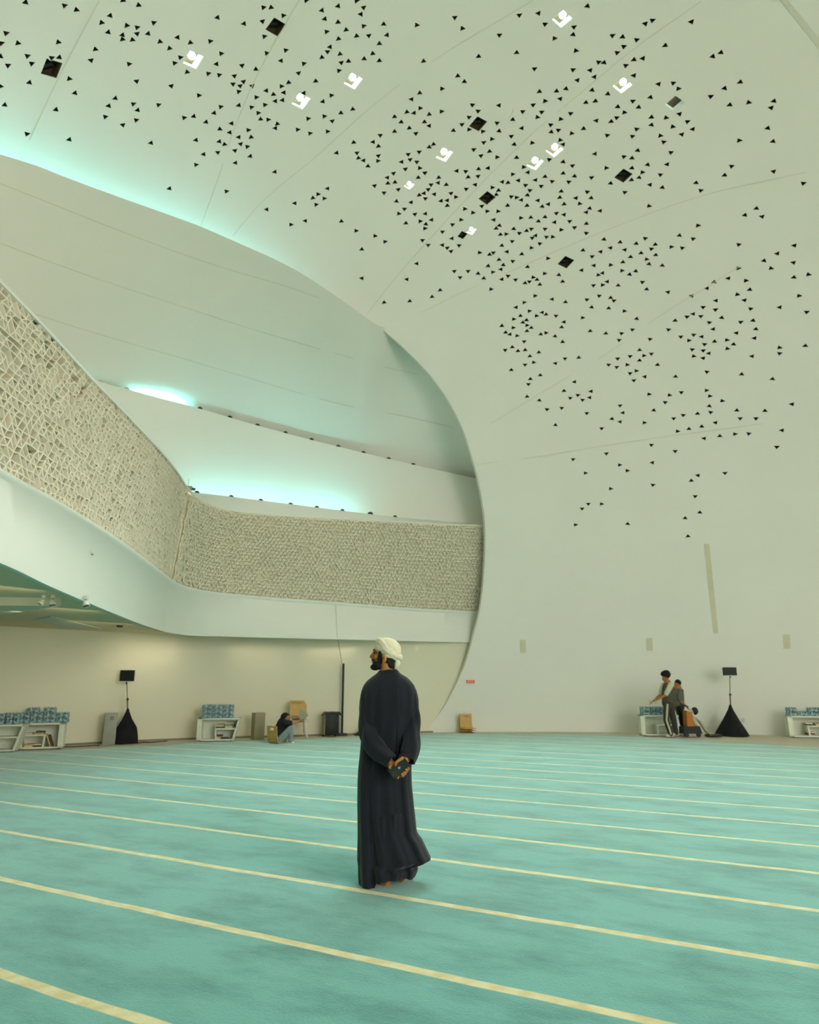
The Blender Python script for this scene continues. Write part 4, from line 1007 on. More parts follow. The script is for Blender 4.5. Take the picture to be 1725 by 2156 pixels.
for k, w_ in enumerate(('bottom', 'middle', 'top')):
    floor_chair((p.x + 0.02 * k, p.y - 0.12 - 0.035 * k, 0.004 + 0.065 * k), math.radians(8 + 3 * k), 'plywood floor chair in the stack right of the arch foot, %s one' % w_, 'bent plywood floor chairs')
def legged_chair(loc, rz, label):
    e = empty('stacking_chair', loc, label, 'chair', 'stacked plywood chairs', rz); Mx = e.matrix_basis.copy()
    ply(Mx, e, [(-0.20, 0.45), (-0.1, 0.44), (0.1, 0.435), (0.20, 0.45)], 0.42, 0.014, 'seat', 'taupe')
    ply(Mx, e, [(0.19, 0.50), (0.215, 0.66), (0.24, 0.82), (0.25, 0.92)], 0.42, 0.014, 'backrest', 'wood')
    ply(Mx @ Matrix.Translation((0, -0.018, 0)), e, [(0.236, 0.845), (0.239, 0.865)], 0.30, 0.006, 'handle_slot', 'wooddark')
    for sx in (-1, 1):
        MB().tube([Mx @ Vector((sx * 0.19, -0.17, 0.44)), Mx @ Vector((sx * 0.215, -0.22, 0.012))], 0.011, 8).build('leg', M['chrome'], e)
        MB().tube([Mx @ Vector((sx * 0.19, 0.18, 0.62)), Mx @ Vector((sx * 0.19, 0.17, 0.44)), Mx @ Vector((sx * 0.215, 0.24, 0.012))], 0.011, 8).build('leg', M['chrome'], e)
    return e
p = gz(627, 1555)
for k, w_ in enumerate(('lowest', 'middle', 'topmost')):
    legged_chair((p.x - 0.025 * k, p.y + 0.25 - 0.06 * k, 0.055 * k), math.radians(14), 'plywood chair with thin steel legs stacked behind the seated person, %s one' % w_)

# ================================================================== BACKGROUND PEOPLE
def W(Y):
    return lambda x, y, d=0.0: at(x, y, Y + d)
# seated person
p = gz(600, 1565); Q = W(p.y)
e = empty('person', (p.x, p.y, 0), 'person in black t-shirt and light jeans sitting on the floor bent forward, arms stretched out', 'person', 'people in the background')
bd = MB()
bd.ell(Q(603.5, 1512, -0.02), (0.095, 0.09, 0.115)); bd.cap(Q(600, 1517), Q(597, 1524), 0.06, 0.07)
bd.chain([Q(596, 1525), Q(591, 1540), Q(588, 1556)], [0.14, 0.145, 0.16])
for s in (-0.16, 0.14):
    bd.chain([Q(600, 1522, s), Q(613, 1523, s), Q(629, 1518, s * 0.3)], [0.058, 0.047, 0.03])
    hnd = Q(631, 1517, s * 0.3); bd.ell(hnd, (0.045, 0.02, 0.04))
    for f in range(4): bd.cap(hnd + Vector((0.01, (f - 1.5) * 0.016, 0.0)), hnd + Vector((0.07, (f - 1.5) * 0.014, 0.02 + 0.01 * f)), 0.011, 0.009, 8)
    bd.cap(hnd, hnd + Vector((0.03, -0.02, 0.06)), 0.012, 0.010, 8)
    bd.chain([Q(592, 1558, s * 0.8), Q(613, 1533, s * 0.85), Q(611, 1557, s * 0.85)], [0.075, 0.05, 0.035])
fused('body', bd, M['skin'], e, 0.012)
ts = MB(); ts.chain([Q(597, 1523), Q(590, 1540), Q(588, 1555)], [0.165, 0.175, 0.175])
for s in (-0.16, 0.14): ts.chain([Q(600, 1522, s), Q(611, 1522.5, s)], [0.08, 0.075])
ts.ell(Q(600, 1521), (0.12, 0.17, 0.09)); fused('tshirt', ts, M['tshirt'], e, 0.014)
jn = MB(); jn.ell(Q(590, 1558), (0.17, 0.18, 0.10))
for s in (-0.136, 0.12): jn.chain([Q(590, 1558, s), Q(613, 1532, s), Q(612, 1560, s)], [0.105, 0.080, 0.064])
fused('jeans', jn, M['jeans'], e, 0.014)
for s in (-0.13, 0.12):
    mb = MB(); mb.cap(Q(609, 1563.5, s), Q(618, 1564.5, s), 0.045, 0.038); o_ = fused('shoe', mb, M['shoe'], e, 0.01)
hr = MB(); hr.ell(Q(601, 1509), (0.125, 0.115, 0.11)); hr.ell(Q(597, 1513), (0.09, 0.1, 0.09)); fused('hair', hr, M['hair'], e, 0.012)
# plant-like duster held in the hands: pale fan of sheets
fan = MB(); c = Q(632, 1516, -0.03)
for k in range(5):
    a = math.radians(30 + 16 * k); d_ = Vector((math.cos(a) * 0.9, 0.1 * (k - 2), math.sin(a))); fan.box(c + d_ * 0.15, (0.05, 0.008, 0.22), 0, tilt=Matrix.Rotation(math.pi / 2 - a, 3, 'Y'))
tag(fan.build('paper_fan', M['chrome'], smooth=False), 'pale fan of sheets held up by the seated person', 'paper')

def walker(Y, pts, label, colors):
    Q = W(Y); g = pts
    e = empty('person', (Q(*g['pelvis']).x, Y, 0), label, 'person', 'people in the background')
    bd = MB(); hx, hy = g['head']
    bd.ell(Q(hx, hy), (0.095, 0.085, 0.125)); bd.ell(Q(hx - 6.2, hy + 3), (0.022, 0.018, 0.026)); bd.ell(Q(hx - 4, hy + 6), (0.05, 0.05, 0.05)); bd.cap(Q(hx + 1, hy + 6), Q(*g['neck']), 0.055, 0.06)
    bd.ell(Q(hx + 1, hy + 2, -0.085), (0.02, 0.01, 0.03))
    bd.chain([Q(*g['neck']), Q(*g['chest']), Q(*g['pelvis'])], [0.10, 0.15, 0.14])
    for arm, s in ((g['arm1'], -0.17), (g['arm2'], 0.17)):
        A = [Q(x, y, s) for x, y in arm]; bd.chain(A, [0.052, 0.042, 0.028])
        d = (A[-1] - A[-2]).normalized(); h = A[-1] + d * 0.04; bd.ell(h, (0.04, 0.022, 0.035))
        for f in range(4): bd.cap(h, h + d * (0.075 + 0.01 * (f in (1, 2))) + Vector((0, (f - 1.5) * 0.018, -0.02)), 0.012, 0.009, 8)
        bd.cap(h, h + d * 0.04 + Vector((0, -0.03, 0.03)), 0.013, 0.010, 8)
    for leg, s in ((g['leg1'], -0.09), (g['leg2'], 0.09)):
        bd.chain([Q(x, y, s) for x, y in leg], [0.085, 0.058, 0.04])
        q = Q(*leg[-1], s); bd.cap(q + Vector((0.02, 0, -0.03)), q + Vector((-0.12, 0, -0.045)), 0.035, 0.028)
    fused('body', bd, M['skin'], e, 0.012)
    sh = MB(); sh.chain([Q(*g['chest']), lerp(Q(*g['chest']), Q(*g['pelvis']), 0.6), Q(*g['pelvis'])], [0.175, 0.165, 0.165]); sh.ell(lerp(Q(*g['neck']), Q(*g['chest']), 0.55), (0.13, 0.20, 0.11))
    fused('shirt', sh, M[colors[0]], e, 0.014)
    for arm, s in ((g['arm1'], -0.18), (g['arm2'], 0.18)):
        A = [Q(x, y, s) for x, y in arm]; sl = MB(); sl.chain([A[0], lerp(A[0], A[1], 0.85)], [0.085, 0.072]); fused('sleeve', sl, M[colors[1]], e, 0.014)
    tr_ = MB(); tr_.ell(Q(*g['pelvis']), (0.16, 0.17, 0.13))
    for leg, s in ((g['leg1'], -0.09), (g['leg2'], 0.09)):
        A = [Q(x, y, s) for x, y in leg]; tr_.chain(A, [0.105, 0.082, 0.07])
    fused('trousers', tr_, M[colors[2]], e, 0.014)
    if colors[4]:
        A = [Q(x, y, -0.09) for x, y in g['leg1']]; st_ = MB(); off = Vector((-0.02, -0.085, 0)); st_.tube([A[0] + off * 1.12, A[1] + off, A[2] + off * 0.85], 0.028, 8); st_.build('side_stripe', M['shirtwhite'], e)
    for leg, s in ((g['leg1'], -0.09), (g['leg2'], 0.09)):
        q = Q(*leg[-1], s); z = max(0.055, q.z - 0.03); q = Vector((q.x, q.y, z)); mb = MB(); mb.cap(q + Vector((0.04, 0, 0)), q + Vector((-0.12, 0, -0.008)), 0.045, 0.038); fused('shoe', mb, M[colors[3]], e, 0.01)
    hr = MB()
    if colors[5]:
        rnd = random.Random(4)
        for _ in range(22):
            a, b_ = rnd.uniform(0, 6.28), rnd.uniform(-0.1, 1.4); hr.ell(Q(hx + 0.5, hy - 2) + Vector((0.10 * math.cos(a) * math.cos(b_), 0.09 * math.sin(a) * math.cos(b_), 0.075 * math.sin(b_) + 0.03)), (0.055, 0.055, 0.055), nu=10, nv=6)
        hr.ell(Q(hx + 1, hy - 3), (0.12, 0.12, 0.11))
    else: hr.ell(Q(hx + 0.8, hy - 2.5), (0.10, 0.095, 0.10))
    fused('hair', hr, M['hair'], e, 0.012)
    return e, Q
YP = gz(1405, 1553).y
eP1, QP = walker(YP, dict(head=(1402, 1424), neck=(1406, 1437), chest=(1408, 1450), pelvis=(1406, 1480), arm1=((1413, 1442), (1402, 1464), (1380, 1474)), arm2=((1398, 1442), (1390, 1464), (1374, 1477)),
       leg1=((1405, 1482), (1403, 1516), (1413, 1546)), leg2=((1411, 1482), (1419, 1516), (1424, 1543))), 'person with bushy black hair walking left in pale-sleeved top and dark side-striped trousers', ('vest', 'shirtwhite', 'trousers', 'shoe', True, True))
YP2 = YP + 0.7
walker(YP2, dict(head=(1427, 1440), neck=(1429, 1449), chest=(1428, 1462), pelvis=(1430, 1488), arm1=((1434, 1455), (1430, 1474), (1445, 1486)), arm2=((1422, 1455), (1424, 1474), (1440, 1484)),
       leg1=((1432, 1490), (1436, 1518), (1441, 1543)), leg2=((1428, 1490), (1436, 1517), (1446, 1543))), 'person with short black hair and grey shirt standing just behind the bushy-haired walker', ('greyshirt', 'greyshirt', 'black', 'shoe', False, False))
# cleaning machine being pulled
YM2 = YP + 0.15; Q = W(YM2)
e = empty('floor_cleaner', (Q(1462, 1548).x, YM2, 0), 'orange and black floor cleaning machine with grey hose behind the walking people', 'cleaning machine')
mb = MB().prism([Q(1446, 1496, -0.15), Q(1456, 1500, -0.15), Q(1470, 1530, -0.15), Q(1448, 1532, -0.15)], (0, 0.30, 0)); mb.build('hopper', M['orangeplastic'], e, smooth=False)
mb = MB().prism([Q(1440, 1530, -0.18), Q(1474, 1529, -0.18), Q(1480, 1545, -0.18), Q(1440, 1545, -0.18)], (0, 0.36, 0)); mb.build('base', M['black'], e, smooth=False)
for x in (1447, 1472):
    c = Q(x, 1546, -0.2); c.z = 0.075; MB().tube([c, c + Vector((0, 0.05, 0))], 0.062, 18).build('wheel', M['black'], e)
MB().ell(Q(1463, 1497), (0.10, 0.10, 0.11)).build('motor_head', M['black'], e); MB().ell(Q(1456, 1500, -0.08), (0.065, 0.05, 0.06)).build('cap', M['orangeplastic'], e)
MB().tube([Q(1432, 1482), Q(1445, 1487), Q(1453, 1496)], 0.018, 10).build('handle', M['black'], e)
for k in range(3): MB().tube([Q(1450 + 3 * k, 1490 + k, -0.1), Q(1466 + 3 * k, 1527 + k, -0.17)], 0.012, 8).build('strap', M['offwhite'], e)
MB().tube([Q(1462, 1512, -0.1), Q(1474, 1520), Q(1486, 1538), Q(1498, 1547)], [0.045, 0.04, 0.04, 0.035], 12).build('hose', M['chrome'], e)
c = Q(1503, 1549); c.z = 0.05; MB().box(c, (0.42, 0.28, 0.07), 0.1, bev=0.025).build('floor_nozzle', M['darkmetal'], e)
c = Q(1376, 1476, -0.05)
tag(MB().ell(c, (0.14, 0.06, 0.05)).ell(c + Vector((0.06, 0, 0.03)), (0.07, 0.05, 0.04)).build('plastic_bag', M['offwhite']), 'shiny pale plastic bag held out by the bushy-haired walker above the water packs', 'bag')
# loose cables by the wall
for pts, lab in (([(288, 1566), (300, 1563.5), (315, 1564), (330, 1563), (352, 1561)], 'thin dark cable on the floor right of the left black stand'), ([(130, 1574), (160, 1573), (190, 1571), (210, 1570)], 'thin dark cable along the floor between the left shelf and the grey box')):
    q = [gz(*a) + Vector((0, 0, 0.012)) for a in pts]; tag(MB().tube(q, 0.012, 6).build('floor_cable', M['darkmetal']), lab, 'cable')

# ================================================================== THE MAN IN THE ROBE
YM = 5.80
Q = lambda x, y, d=0.0: at(x, y, YM + d)
man = empty('person', (Q(815, 1865).x, YM, 0), 'bearded man in long charcoal robe and cream turban, hands clasped behind his back, looking left', 'person')
PXM = 246.0
# ---- body: one continuous skin
bd = MB()
RF = Matrix.Rotation(math.radians(-12), 3, 'Z')
bd.ell(Q(814, 1372), (0.098, 0.078, 0.100), RF)
bd.ell(Q(802, 1383, 0.01), (0.060, 0.062, 0.072), RF)
bd.ell(Q(796.5, 1394, 0.012), (0.050, 0.050, 0.050), RF)
bd.ell(Q(788.5, 1403.5, 0.012), (0.026, 0.026, 0.024), RF)          # chin
bd.ell(Q(792, 1369.5, 0.012), (0.024, 0.052, 0.016), RF)            # brow
bd.ell(Q(806, 1852, -0.02), (0.04, 0.04, 0.05))
bd.tube([Q(788, 1372.5, 0.012), Q(784, 1378, 0.012), Q(781.2, 1383, 0.012)], [0.007, 0.010, 0.013], 12)
bd.ell(Q(781.0, 1383.2, 0.012), (0.0105, 0.013, 0.0095))              # nose tip
bd.ell(Q(784, 1386, 0.012), (0.010, 0.018, 0.008))                    # nostrils
bd.ell(Q(785.2, 1391.2, 0.012), (0.012, 0.021, 0.0065))               # upper lip
bd.ell(Q(785.6, 1394.4, 0.012), (0.012, 0.020, 0.0070))               # lower lip
bd.ell(Q(793, 1383, -0.038), (0.024, 0.02, 0.022)); bd.ell(Q(790.5, 1381, 0.010), (0.030, 0.034, 0.034))                   # cheek
E_ = MB()
bd.ell(Q(809.5, 1385.5, -0.090), (0.019, 0.012, 0.034), Matrix.Rotation(math.radians(-12), 3, 'Y'))
bd.ell(Q(807.5, 1392.0, -0.086), (0.012, 0.010, 0.015)); bd.ell(Q(808.5, 1386, -0.075), (0.014, 0.018, 0.024))
bd.tube([Q(812, 1390, 0.0), Q(814, 1405, 0.005), Q(817, 1424, 0.02)], [0.058, 0.056, 0.070], 20)
# torso, arms, legs (under the cloth)
bd.tube([Q(817, 1418, 0.02), Q(817, 1436, 0.01), Q(817, 1480, 0.0), Q(815, 1540, 0.0), Q(814, 1600, 0.0)], [0.06, 0.085, 0.105, 0.10, 0.10], 20)
bd.chain([Q(786, 1442), Q(776, 1500, 0.0), Q(777, 1545, -0.03), Q(812, 1594, -0.185), Q(822, 1606, -0.21)], [0.055, 0.05, 0.045, 0.032, 0.030])
bd.chain([Q(850, 1442), Q(869, 1500, 0.0), Q(873, 1548, -0.02), Q(861, 1590, -0.15), Q(851, 1607, -0.195)], [0.055, 0.05, 0.045, 0.032, 0.028])
for hp, kn, an in (((800, 1610, 0), (797, 1740, -0.02), (806, 1846, 0.02)), ((830, 1610, 0), (838, 1740, -0.02), (852, 1828, -0.06))):
    bd.chain([Q(*hp), Q(*kn), Q(*an)], [0.09, 0.06, 0.042])
# left foot, flat on the carpet: heel right, toes left and away
bd.cap(Q(814, 1862.5, -0.03), Q(799, 1862, 0.08), 0.030, 0.028); bd.ell(Q(815, 1861.5, -0.04), (0.036, 0.034, 0.032))
for t in range(5): bd.cap(Q(798 - 0.5 * t, 1862.6, 0.10 + 0.018 * (t - 2)), Q(791 - 0.0 * t + abs(t - 1), 1863, 0.125 + 0.02 * (t - 2)), 0.013, 0.011, 8)
# right foot, heel lifted
bd.cap(Q(856, 1832, -0.07), Q(845, 1849, 0.0), 0.030, 0.028)
for t in range(5): bd.cap(Q(845, 1849, 0.018 * (t - 2)), Q(840, 1853, 0.03 + 0.02 * (t - 2)), 0.012, 0.010, 8)
# right hand round the phone: palm behind it, thumb across the upper edge, four fingers round the lower edge
PD = -0.285                                   # depth of the phone
def P(x, y, d=0.0): return Q(x, y, PD + d)
bd.ell(P(846, 1612, 0.040), (0.044, 0.018, 0.040), Matrix.Rotation(math.radians(40), 3, 'Y'))
bd.cap(P(853, 1600, 0.050), P(846, 1611, 0.040), 0.027, 0.030)
bd.chain([P(851, 1599, 0.030), P(847.5, 1596.0, 0.0), P(840.5, 1600.5, -0.014), P(834.8, 1604.5, -0.016), P(833.2, 1611.0, -0.016)], [0.015, 0.0135, 0.0125, 0.0110, 0.0095])
fing = [((852, 1617), (860.5, 1619.0), (859.8, 1616.6)), ((848, 1622), (857.3, 1624.0), (854.8, 1620.4)), ((844, 1626), (853.5, 1629.5), (850.5, 1625.8)), ((841, 1630), (849.0, 1634.0), (846.2, 1629.8))]
for k, (a, b, c) in enumerate(fing):
    bd.chain([P(845 - k, 1613 + k, 0.036), P(*a, 0.030), P(*b, 0.006), P(*c, -0.013)], [0.0115, 0.0110, 0.0105, 0.0088], 10)
# left hand cupped under it, only a fingertip and the wrist edge show
bd.ell(P(827, 1613, 0.032), (0.038, 0.017, 0.034), Matrix.Rotation(math.radians(-30), 3, 'Y'))
bd.cap(P(822, 1608, 0.045), P(827, 1613, 0.034), 0.028, 0.026)
bd.chain([P(824, 1611, 0.02), P(820.5, 1614, 0.0), P(822, 1617, -0.004)], [0.0125, 0.011, 0.009], 10)
lf = [((832, 1624), (837, 1634), (838.2, 1637.6)), ((835, 1620), (842, 1631), (844.5, 1635)), ((837, 1616), (845, 1626), (849, 1630)), ((838, 1613), (846, 1620), (851, 1624))]
for k, (a, b, c) in enumerate(lf):
    bd.chain([P(829, 1614, 0.03), P(*a, 0.034), P(*b, 0.026), P(*c, 0.004 if k == 0 else 0.020)], [0.012, 0.0115, 0.0105, 0.0100 if k == 0 else 0.009], 10)
body = fused('body', bd, M['skin'], man, 0.0042, 2)
# ---- beard, hair
bb = MB()
bb.ell(Q(796.5, 1400, -0.003), (0.048, 0.054, 0.040), RF); bb.ell(Q(790.0, 1404.5, 0.010), (0.040, 0.042, 0.028), RF); bb.ell(Q(801, 1391, -0.022), (0.026, 0.040, 0.040))
bb.chain([Q(801.0, 1371, -0.068), Q(800.0, 1381, -0.064), Q(799.5, 1392, -0.052)], [0.012, 0.014, 0.022])
bb.chain([Q(783.6, 1388.4, 0.012), Q(787.0, 1390.5, -0.020), Q(789.5, 1397, -0.026)], [0.0065, 0.009, 0.012])
fused('beard', bb, M['hair'], man, 0.0042, 2)
hh = MB(); hh.ell(Q(822, 1388, 0.0), (0.060, 0.070, 0.055)); hh.ell(Q(823, 1399, 0.0), (0.040, 0.062, 0.045)); hh.chain([Q(815, 1378, -0.066), Q(817, 1392, -0.055)], [0.018, 0.020])
fused('hair', hh, M['hair'], man, 0.005, 2)
eb = MB(); eb.tube([Q(786.2, 1368.5, -0.008), Q(788.5, 1366.6, -0.030), Q(793, 1367.6, -0.048)], [0.004, 0.0045, 0.003], 8); eb.build('eyebrow', M['hair'], man)
ey = MB(); ey.ell(Q(788.6, 1374.2, -0.026), (0.009, 0.011, 0.006)); ey.build('eye', M['hair'], man)
gl = MB(); gl.tube([Q(783.2, 1372.5, 0.0), Q(784, 1374.0, -0.03), Q(799, 1375, -0.075), Q(806, 1377, -0.08)], 0.0014, 6); 
gl.build('glasses', M['darkmetal'], man)
# ---- turban
tb = MB()
RT = Matrix.Rotation(math.radians(22), 3, 'Y')
tb.ell(Q(817.5, 1366, 0.0), (0.112, 0.100, 0.090), RT, 40, 24)
tb.build('turban', M['turban'], man)
def wrap(cx, cy, a, b, tilt, roll, r, w, name='turban_wrap', ph=0.0, wob=0.006, arc=(0, 1)):
    mb = MB(); c = Q(cx, cy); R = Matrix.Rotation(math.radians(tilt), 3, 'Y') @ Matrix.Rotation(math.radians(roll), 3, 'X'); rg = []
    n = 72
    for k in range(n + 1):
        u = lerp(arc[0], arc[1], k / n); t = 2 * math.pi * u
        ctr = Vector((a * math.cos(t), b * math.sin(t), wob * math.sin(3 * t + ph)))
        out = Vector((math.cos(t) / a, math.sin(t) / b, 0)).normalized()
        ring = []
        for j in range(20):
            s = 2 * math.pi * j / 20; rr_ = 1 + 0.10 * math.sin(5 * s + 2 * t + ph)
            ring.append(c + R @ (ctr + out * (r * rr_ * math.cos(s)) + Vector((0, 0, w * rr_ * math.sin(s)))))
        rg.append(ring)
    mb.rings(rg, cap=True); return mb.build(name, M['turban'], man, angle=70)
wrap(816.5, 1371.0, 0.103, 0.086, 30, 0, 0.018, 0.034, ph=0.5)
wrap(816.5, 1364.0, 0.100, 0.090, 38, 8, 0.016, 0.030, ph=2.0)
wrap(819.0, 1375.5, 0.104, 0.084, 20, -6, 0.017, 0.020, ph=1.0, arc=(-0.42, 0.33))
wrap(813.0, 1361.5, 0.090, 0.080, 36, 16, 0.012, 0.026, ph=3.0)
wrap(820.0, 1381.0, 0.098, 0.078, 14, 0, 0.014, 0.016, ph=4.0, arc=(-0.30, 0.30))
tl = MB(); rg = []
for k, (x, y, w_, d_) in enumerate([(835, 1384, 0.020, 0.01), (836, 1391, 0.027, 0.0), (836, 1398, 0.028, -0.005), (834.5, 1405, 0.021, -0.005), (832, 1409.5, 0.008, 0.0)]):
    c = Q(x, y, d_); rg.append([c + Vector((w_ * math.cos(s), 0.045 * math.sin(s) * (w_ / 0.028) ** 0.5, 0)) for s in [2 * math.pi * j / 24 for j in range(24)]])
tl.rings(rg); tl.build('turban_tail', M['turban'], man, angle=70)

# ---- robe
# pixel rows: y, left x, right x, half depth (m), depth offset
RB = [(1411, 801, 836, 0.070, 0.02), (1416, 796, 841, 0.078, 0.02), (1420, 791.5, 846, 0.088, 0.018), (1426, 783, 856, 0.102, 0.015), (1434, 774, 864, 0.118, 0.01), (1443, 768, 871, 0.128, 0.005), (1458, 766, 875, 0.138, 0.0),
      (1485, 765, 876, 0.148, 0.0), (1520, 765, 874, 0.148, 0.0), (1555, 764, 869, 0.142, 0.0), (1590, 761, 865, 0.145, 0.0), (1620, 758, 863, 0.152, 0.0), (1650, 757, 863.5, 0.160, 0.0), (1690, 757, 867, 0.168, 0.0), (1725, 758, 870.5, 0.176, 0.0),
      (1748, 758.5, 872.5, 0.184, 0.0), (1757, 758.7, 876, 0.187, 0.0), (1766, 759, 883, 0.189, 0.0), (1785, 759, 891.5, 0.193, 0.0), (1800, 759.5, 898, 0.196, 0.0), (1807, 759.5, 901.5, 0.197, 0.0), (1813, 759.6, 893, 0.198, 0.0), (1819, 759.8, 876, 0.198, 0.0), (1825, 760, 870, 0.199, 0.0), (1833, 760, 872.5, 0.200, 0.0),
      (1845, 760.3, 874.5, 0.202, 0.0), (1856, 761, 873, 0.203, 0.0), (1866, 763, 870, 0.203, 0.0)]
rows_ = catmull([(r[0], r[1], 0) for r in RB], 2)   # keep names tidy
def rb(y):
    for i in range(len(RB) - 1):
        if RB[i][0] <= y <= RB[i + 1][0]:
            u = (y - RB[i][0]) / (RB[i + 1][0] - RB[i][0]); return [lerp(RB[i][k], RB[i + 1][k], u) for k in range(1, 5)]
    return list(RB[-1][1:])
NS = 160
def hem_px(cosx, back):
    """how far up the hem is lifted (px), by side: cosx -1 left .. 1 right"""
    return 3.0 + (15.0 if back < 0 else 5.0) * sstep(-0.42, -0.30, cosx) * (1 - 0.8 * sstep(0.3, 0.95, cosx)) + 15.0 * max(0, (cosx + 0.30) / 1.30) ** 1.2
ys = sorted(set([1411, 1413, 1416, 1420, 1424, 1428, 1433, 1438] + list(range(1444, 1740, 8)) + list(range(1740, 1868, 4)) + [1866]))
rg = []
for y in ys:
    xl, xr, hd, off = rb(y); ring = []
    low = sstep(1560, 1860, y); up = sstep(1425, 1470, y)
    for k in range(NS):
        th = 2 * math.pi * k / NS; c, s = math.cos(th), math.sin(th)
        # superellipse section
        ex = 2 / 2.3; cx_ = math.copysign(abs(c) ** ex, c); sy_ = math.copysign(abs(s) ** ex, s)
        xr_k = xr
        yy = y
        # folds: sharp creases running down, wider and deeper to the hem
        drift = 0.25 * math.sin((y - 1430) / 140.0)
        f = 0.0
        for fr, am, ph in ((7, 1.0, 0.4), (11, 0.8, 1.9), (17, 0.5, 4.0)):
            f += am * (abs(math.sin(fr * 0.5 * (th + drift * 0.4) + ph)) - 0.6)
        fold = f * (0.014 * up + 0.030 * low) * (0.35 + 0.65 * abs(s))
        mid = (xl + xr_k) / 2; hw = (xr_k - xl) / 2 / PXM
        X = Q(mid, yy).x + cx_ * hw + 0.0
        Yv = YM + off + sy_ * (hd + fold) * 1.0
        if yy > 1840:  # lifted hem on the right
            pass
        z = Q(mid, yy, 0).z
        if y > 1804:
            z += hem_px(c, s) / PXM * sstep(1806, 1866, y)
        X += fold * 0.25 * c * (1 - abs(c)) 
        ring.append(Vector((X, Yv, max(z, 0.018))))
    rg.append(ring)
rbm = MB(); rbm.rings(rg, cap=False)
# close the shoulders up to the neck, turn the hem inwards
last = rg[-1]; inn = [lerp(v, Vector((sum(q.x for q in last) / NS, YM, v.z)), 0.10) + Vector((0, 0, 0.02)) for v in last]; inn2 = [lerp(v, Vector((sum(q.x for q in last) / NS, YM, v.z)), 0.14) + Vector((0, 0, 0.45)) for v in last]
rbm.rings([last, inn, inn2], cap=False)
robe = rbm.build('robe', M['robe'], man, angle=170)
# collar band
cb = MB(); rg2 = []
for y_, g_ in ((1409.5, -0.002), (1411, 0.003), (1414.5, 0.004), (1415.5, 0.0)):
    xl, xr, hd, off = rb(max(1411, y_)); mid = (xl + xr) / 2
    rg2.append([Vector((Q(mid, y_).x + ((xr - xl) / 2 / PXM + g_) * math.cos(t), YM + off + (hd + g_) * math.sin(t), Q(mid, y_).z)) for t in [2 * math.pi * k / 64 for k in range(64)]])
cb.rings(rg2, cap=False); cb.build('collar', M['robe'], man)
# sleeves: (x, y, depth, half width px across, half thickness m)
def sleeve(path, name, ph, cuff_n=None):
    P_ = catmull([Q(x, y, d) for x, y, d, r1, r2 in path], 44)
    R1 = catmull([(r1, r2, i * 10) for i, (x, y, d, r1, r2) in enumerate(path)], 44)
    rg = []; a = None; L = len(P_)
    for i, p in enumerate(P_):
        t = (P_[min(i + 1, L - 1)] - P_[max(i - 1, 0)]).normalized()
        u_ = t.cross(Vector((0, 1, 0))).normalized(); v_ = t.cross(u_).normalized()
        r1 = R1[i].x / PXM; r2 = R1[i].y; v = i / (L - 1)
        ring = []
        for k in range(40):
            th = 2 * math.pi * k / 40
            amp = 0.010 * sstep(0.12, 0.4, v) * (0.6 + 0.8 * math.exp(-((v - 0.55) / 0.2) ** 2))
            f = (abs(math.sin(9.5 * v + 1.5 * math.sin(th + ph) + ph)) - 0.55) * amp + 0.004 * math.sin(5 * th + 8 * v + ph) * sstep(0.1, 0.4, v)
            ring.append(p + u_ * (r1 + f) * math.cos(th) + v_ * (r2 + f * 1.3) * math.sin(th))
        rg.append(ring)
    inner = [lerp(q, P_[-1], 0.10) for q in rg[-1]]; deep = [lerp(q, P_[-1], 0.16) - (P_[-1] - P_[-3]).normalized() * 0.09 for q in rg[-1]]
    mb = MB(); mb.rings(rg + [inner, deep], cap=True); o = mb.build(name, M['robe'], man, angle=75)
    # stitched hem
    d = (P_[-1] - P_[-3]).normalized(); hm = MB()
    hm.tube([q - d * 0.032 + (q - P_[-1]).normalized() * 0.002 for q in rg[-1]] + [rg[-1][0] - d * 0.032], 0.0016, 6, cap=False); hm.build('cuff_stitching', M['darkmetal'], man)
    return o
sleeve([(790, 1434, 0.005, 9, 0.050), (780, 1443, 0.0, 13, 0.062), (774.8, 1458, -0.005, 15.5, 0.072), (773.0, 1490, -0.015, 16.5, 0.078), (774.5, 1525, -0.045, 17.0, 0.080), (781, 1558, -0.105, 18.5, 0.078), (797, 1581, -0.170, 18.0, 0.066), (812, 1594, -0.215, 16.5, 0.055), (824, 1604, -0.235, 14.0, 0.046)], 'sleeve', 0.3)
sleeve([(848, 1435, 0.005, 9, 0.050), (858, 1444, 0.0, 12.5, 0.062), (865, 1460, -0.005, 14.5, 0.072), (868.0, 1490, -0.015, 15.5, 0.078), (868.0, 1525, -0.045, 15.5, 0.078), (867, 1556, -0.100, 16.5, 0.074), (863.5, 1580, -0.160, 17.5, 0.064), (857, 1601, -0.205, 17.0, 0.056)], 'sleeve', 1.7)
# back seam
sm = MB(); sm.tube([Q(838, y, 0) + Vector((0, -(rb(y)[2] + 0.002), 0)) for y in range(1425, 1600, 12)], 0.002, 6); sm.build('back_seam', M['robe'], man)

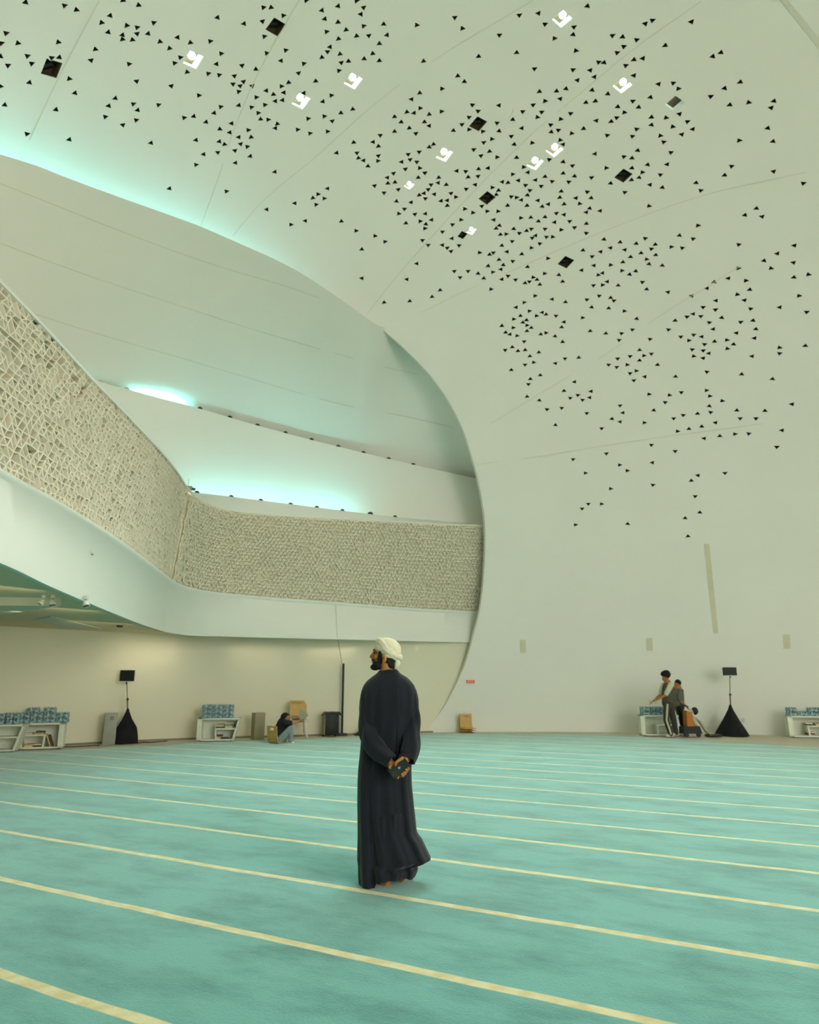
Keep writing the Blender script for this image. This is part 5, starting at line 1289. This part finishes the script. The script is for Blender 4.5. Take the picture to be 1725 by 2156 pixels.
# ---- phone in the hand
ph = empty('phone', P(840, 1617), 'black phone with a silver emblem held behind the man\'s back', 'phone')
c = P(840.3, 1616.8); tl_, rt, bt, lf_ = P(851.5, 1596.5), P(863, 1611.5), P(832.5, 1637), P(818.5, 1621)
ax = ((tl_ + rt) / 2 - (bt + lf_) / 2).normalized(); ay = ((tl_ + lf_) / 2 - (rt + bt) / 2).normalized(); az = ax.cross(ay).normalized(); ay = az.cross(ax)
if az.y > 0: az = -az; ay = -ay
Lp, Wp, Tp = 0.158, 0.084, 0.009
RM = Matrix((ax, ay, az)).transposed()
def rrect(L, Wd, r, n=6):
    out = []
    for cx_, cy_, a0 in ((L / 2 - r, Wd / 2 - r, 0), (-L / 2 + r, Wd / 2 - r, 90), (-L / 2 + r, -Wd / 2 + r, 180), (L / 2 - r, -Wd / 2 + r, 270)):
        for k in range(n + 1):
            a = math.radians(a0 + 90 * k / n); out.append((cx_ + r * math.cos(a), cy_ + r * math.sin(a)))
    return out
def slab(cx_, cy_, z0, z1, poly, name, m): 
    return MB().prism([c + RM @ Vector((cx_ + x, cy_ + y, z0)) for x, y in poly], RM @ Vector((0, 0, z1 - z0))).build(name, M[m], ph, smooth=False)
slab(0, 0, -Tp / 2, Tp / 2, rrect(Lp, Wp, 0.012), 'case', 'phone')
cyx = -0.055; side = 1 if (RM @ Vector((0, 1, 0))).x < 0 else -1
slab(cyx, side * -0.014, Tp / 2, Tp / 2 + 0.003, rrect(0.034, 0.034, 0.009), 'camera_bump', 'bump')
for dx, dy in ((-0.007, 0.008), (-0.007, -0.008), (0.008, 0.0)):
    q = c + RM @ Vector((cyx + dx, side * -0.014 + dy, Tp / 2 + 0.003)); MB().tube([q, q + RM @ Vector((0, 0, 0.002))], 0.006, 14).build('camera_lens', M['lens'], ph)
q = c + RM @ Vector((cyx - 0.008, side * -0.014 - 0.001, Tp / 2 + 0.0045)); MB().ell(q, (0.0035, 0.0035, 0.0035)).build('flash', M['emblem'], ph)
# fruit-shaped silver mark: round body with a bite, and a leaf
pts = []
for k in range(40):
    a = 2 * math.pi * k / 40; r = 0.0095 * (1 - 0.10 * abs(math.cos(a)) ** 6); x, y = r * math.cos(a), r * math.sin(a) * 1.0
    d = math.hypot(x - 0.0015, y - 0.0125)
    if d < 0.0055: 
        v = Vector((x - 0.0015, y - 0.0125, 0)).normalized() * 0.0055; x, y = 0.0015 + v.x, 0.0125 + v.y
    pts.append((x, y))
slab(0.002, 0, Tp / 2, Tp / 2 + 0.0006, pts, 'emblem', 'emblem')
slab(0.0145, 0.001, Tp / 2, Tp / 2 + 0.0006, [(0.003 * math.cos(a), 0.0013 * math.sin(a)) for a in [2 * math.pi * k / 12 for k in range(12)]], 'emblem_leaf', 'emblem')
# shade inside the ear, put on as a dark ellipsoid
MB().ell(Q(808.2, 1385.0, -0.101), (0.007, 0.003, 0.014), Matrix.Rotation(math.radians(-12), 3, 'Y')).build('ear_shade', M['bookdark_earshade'], man)
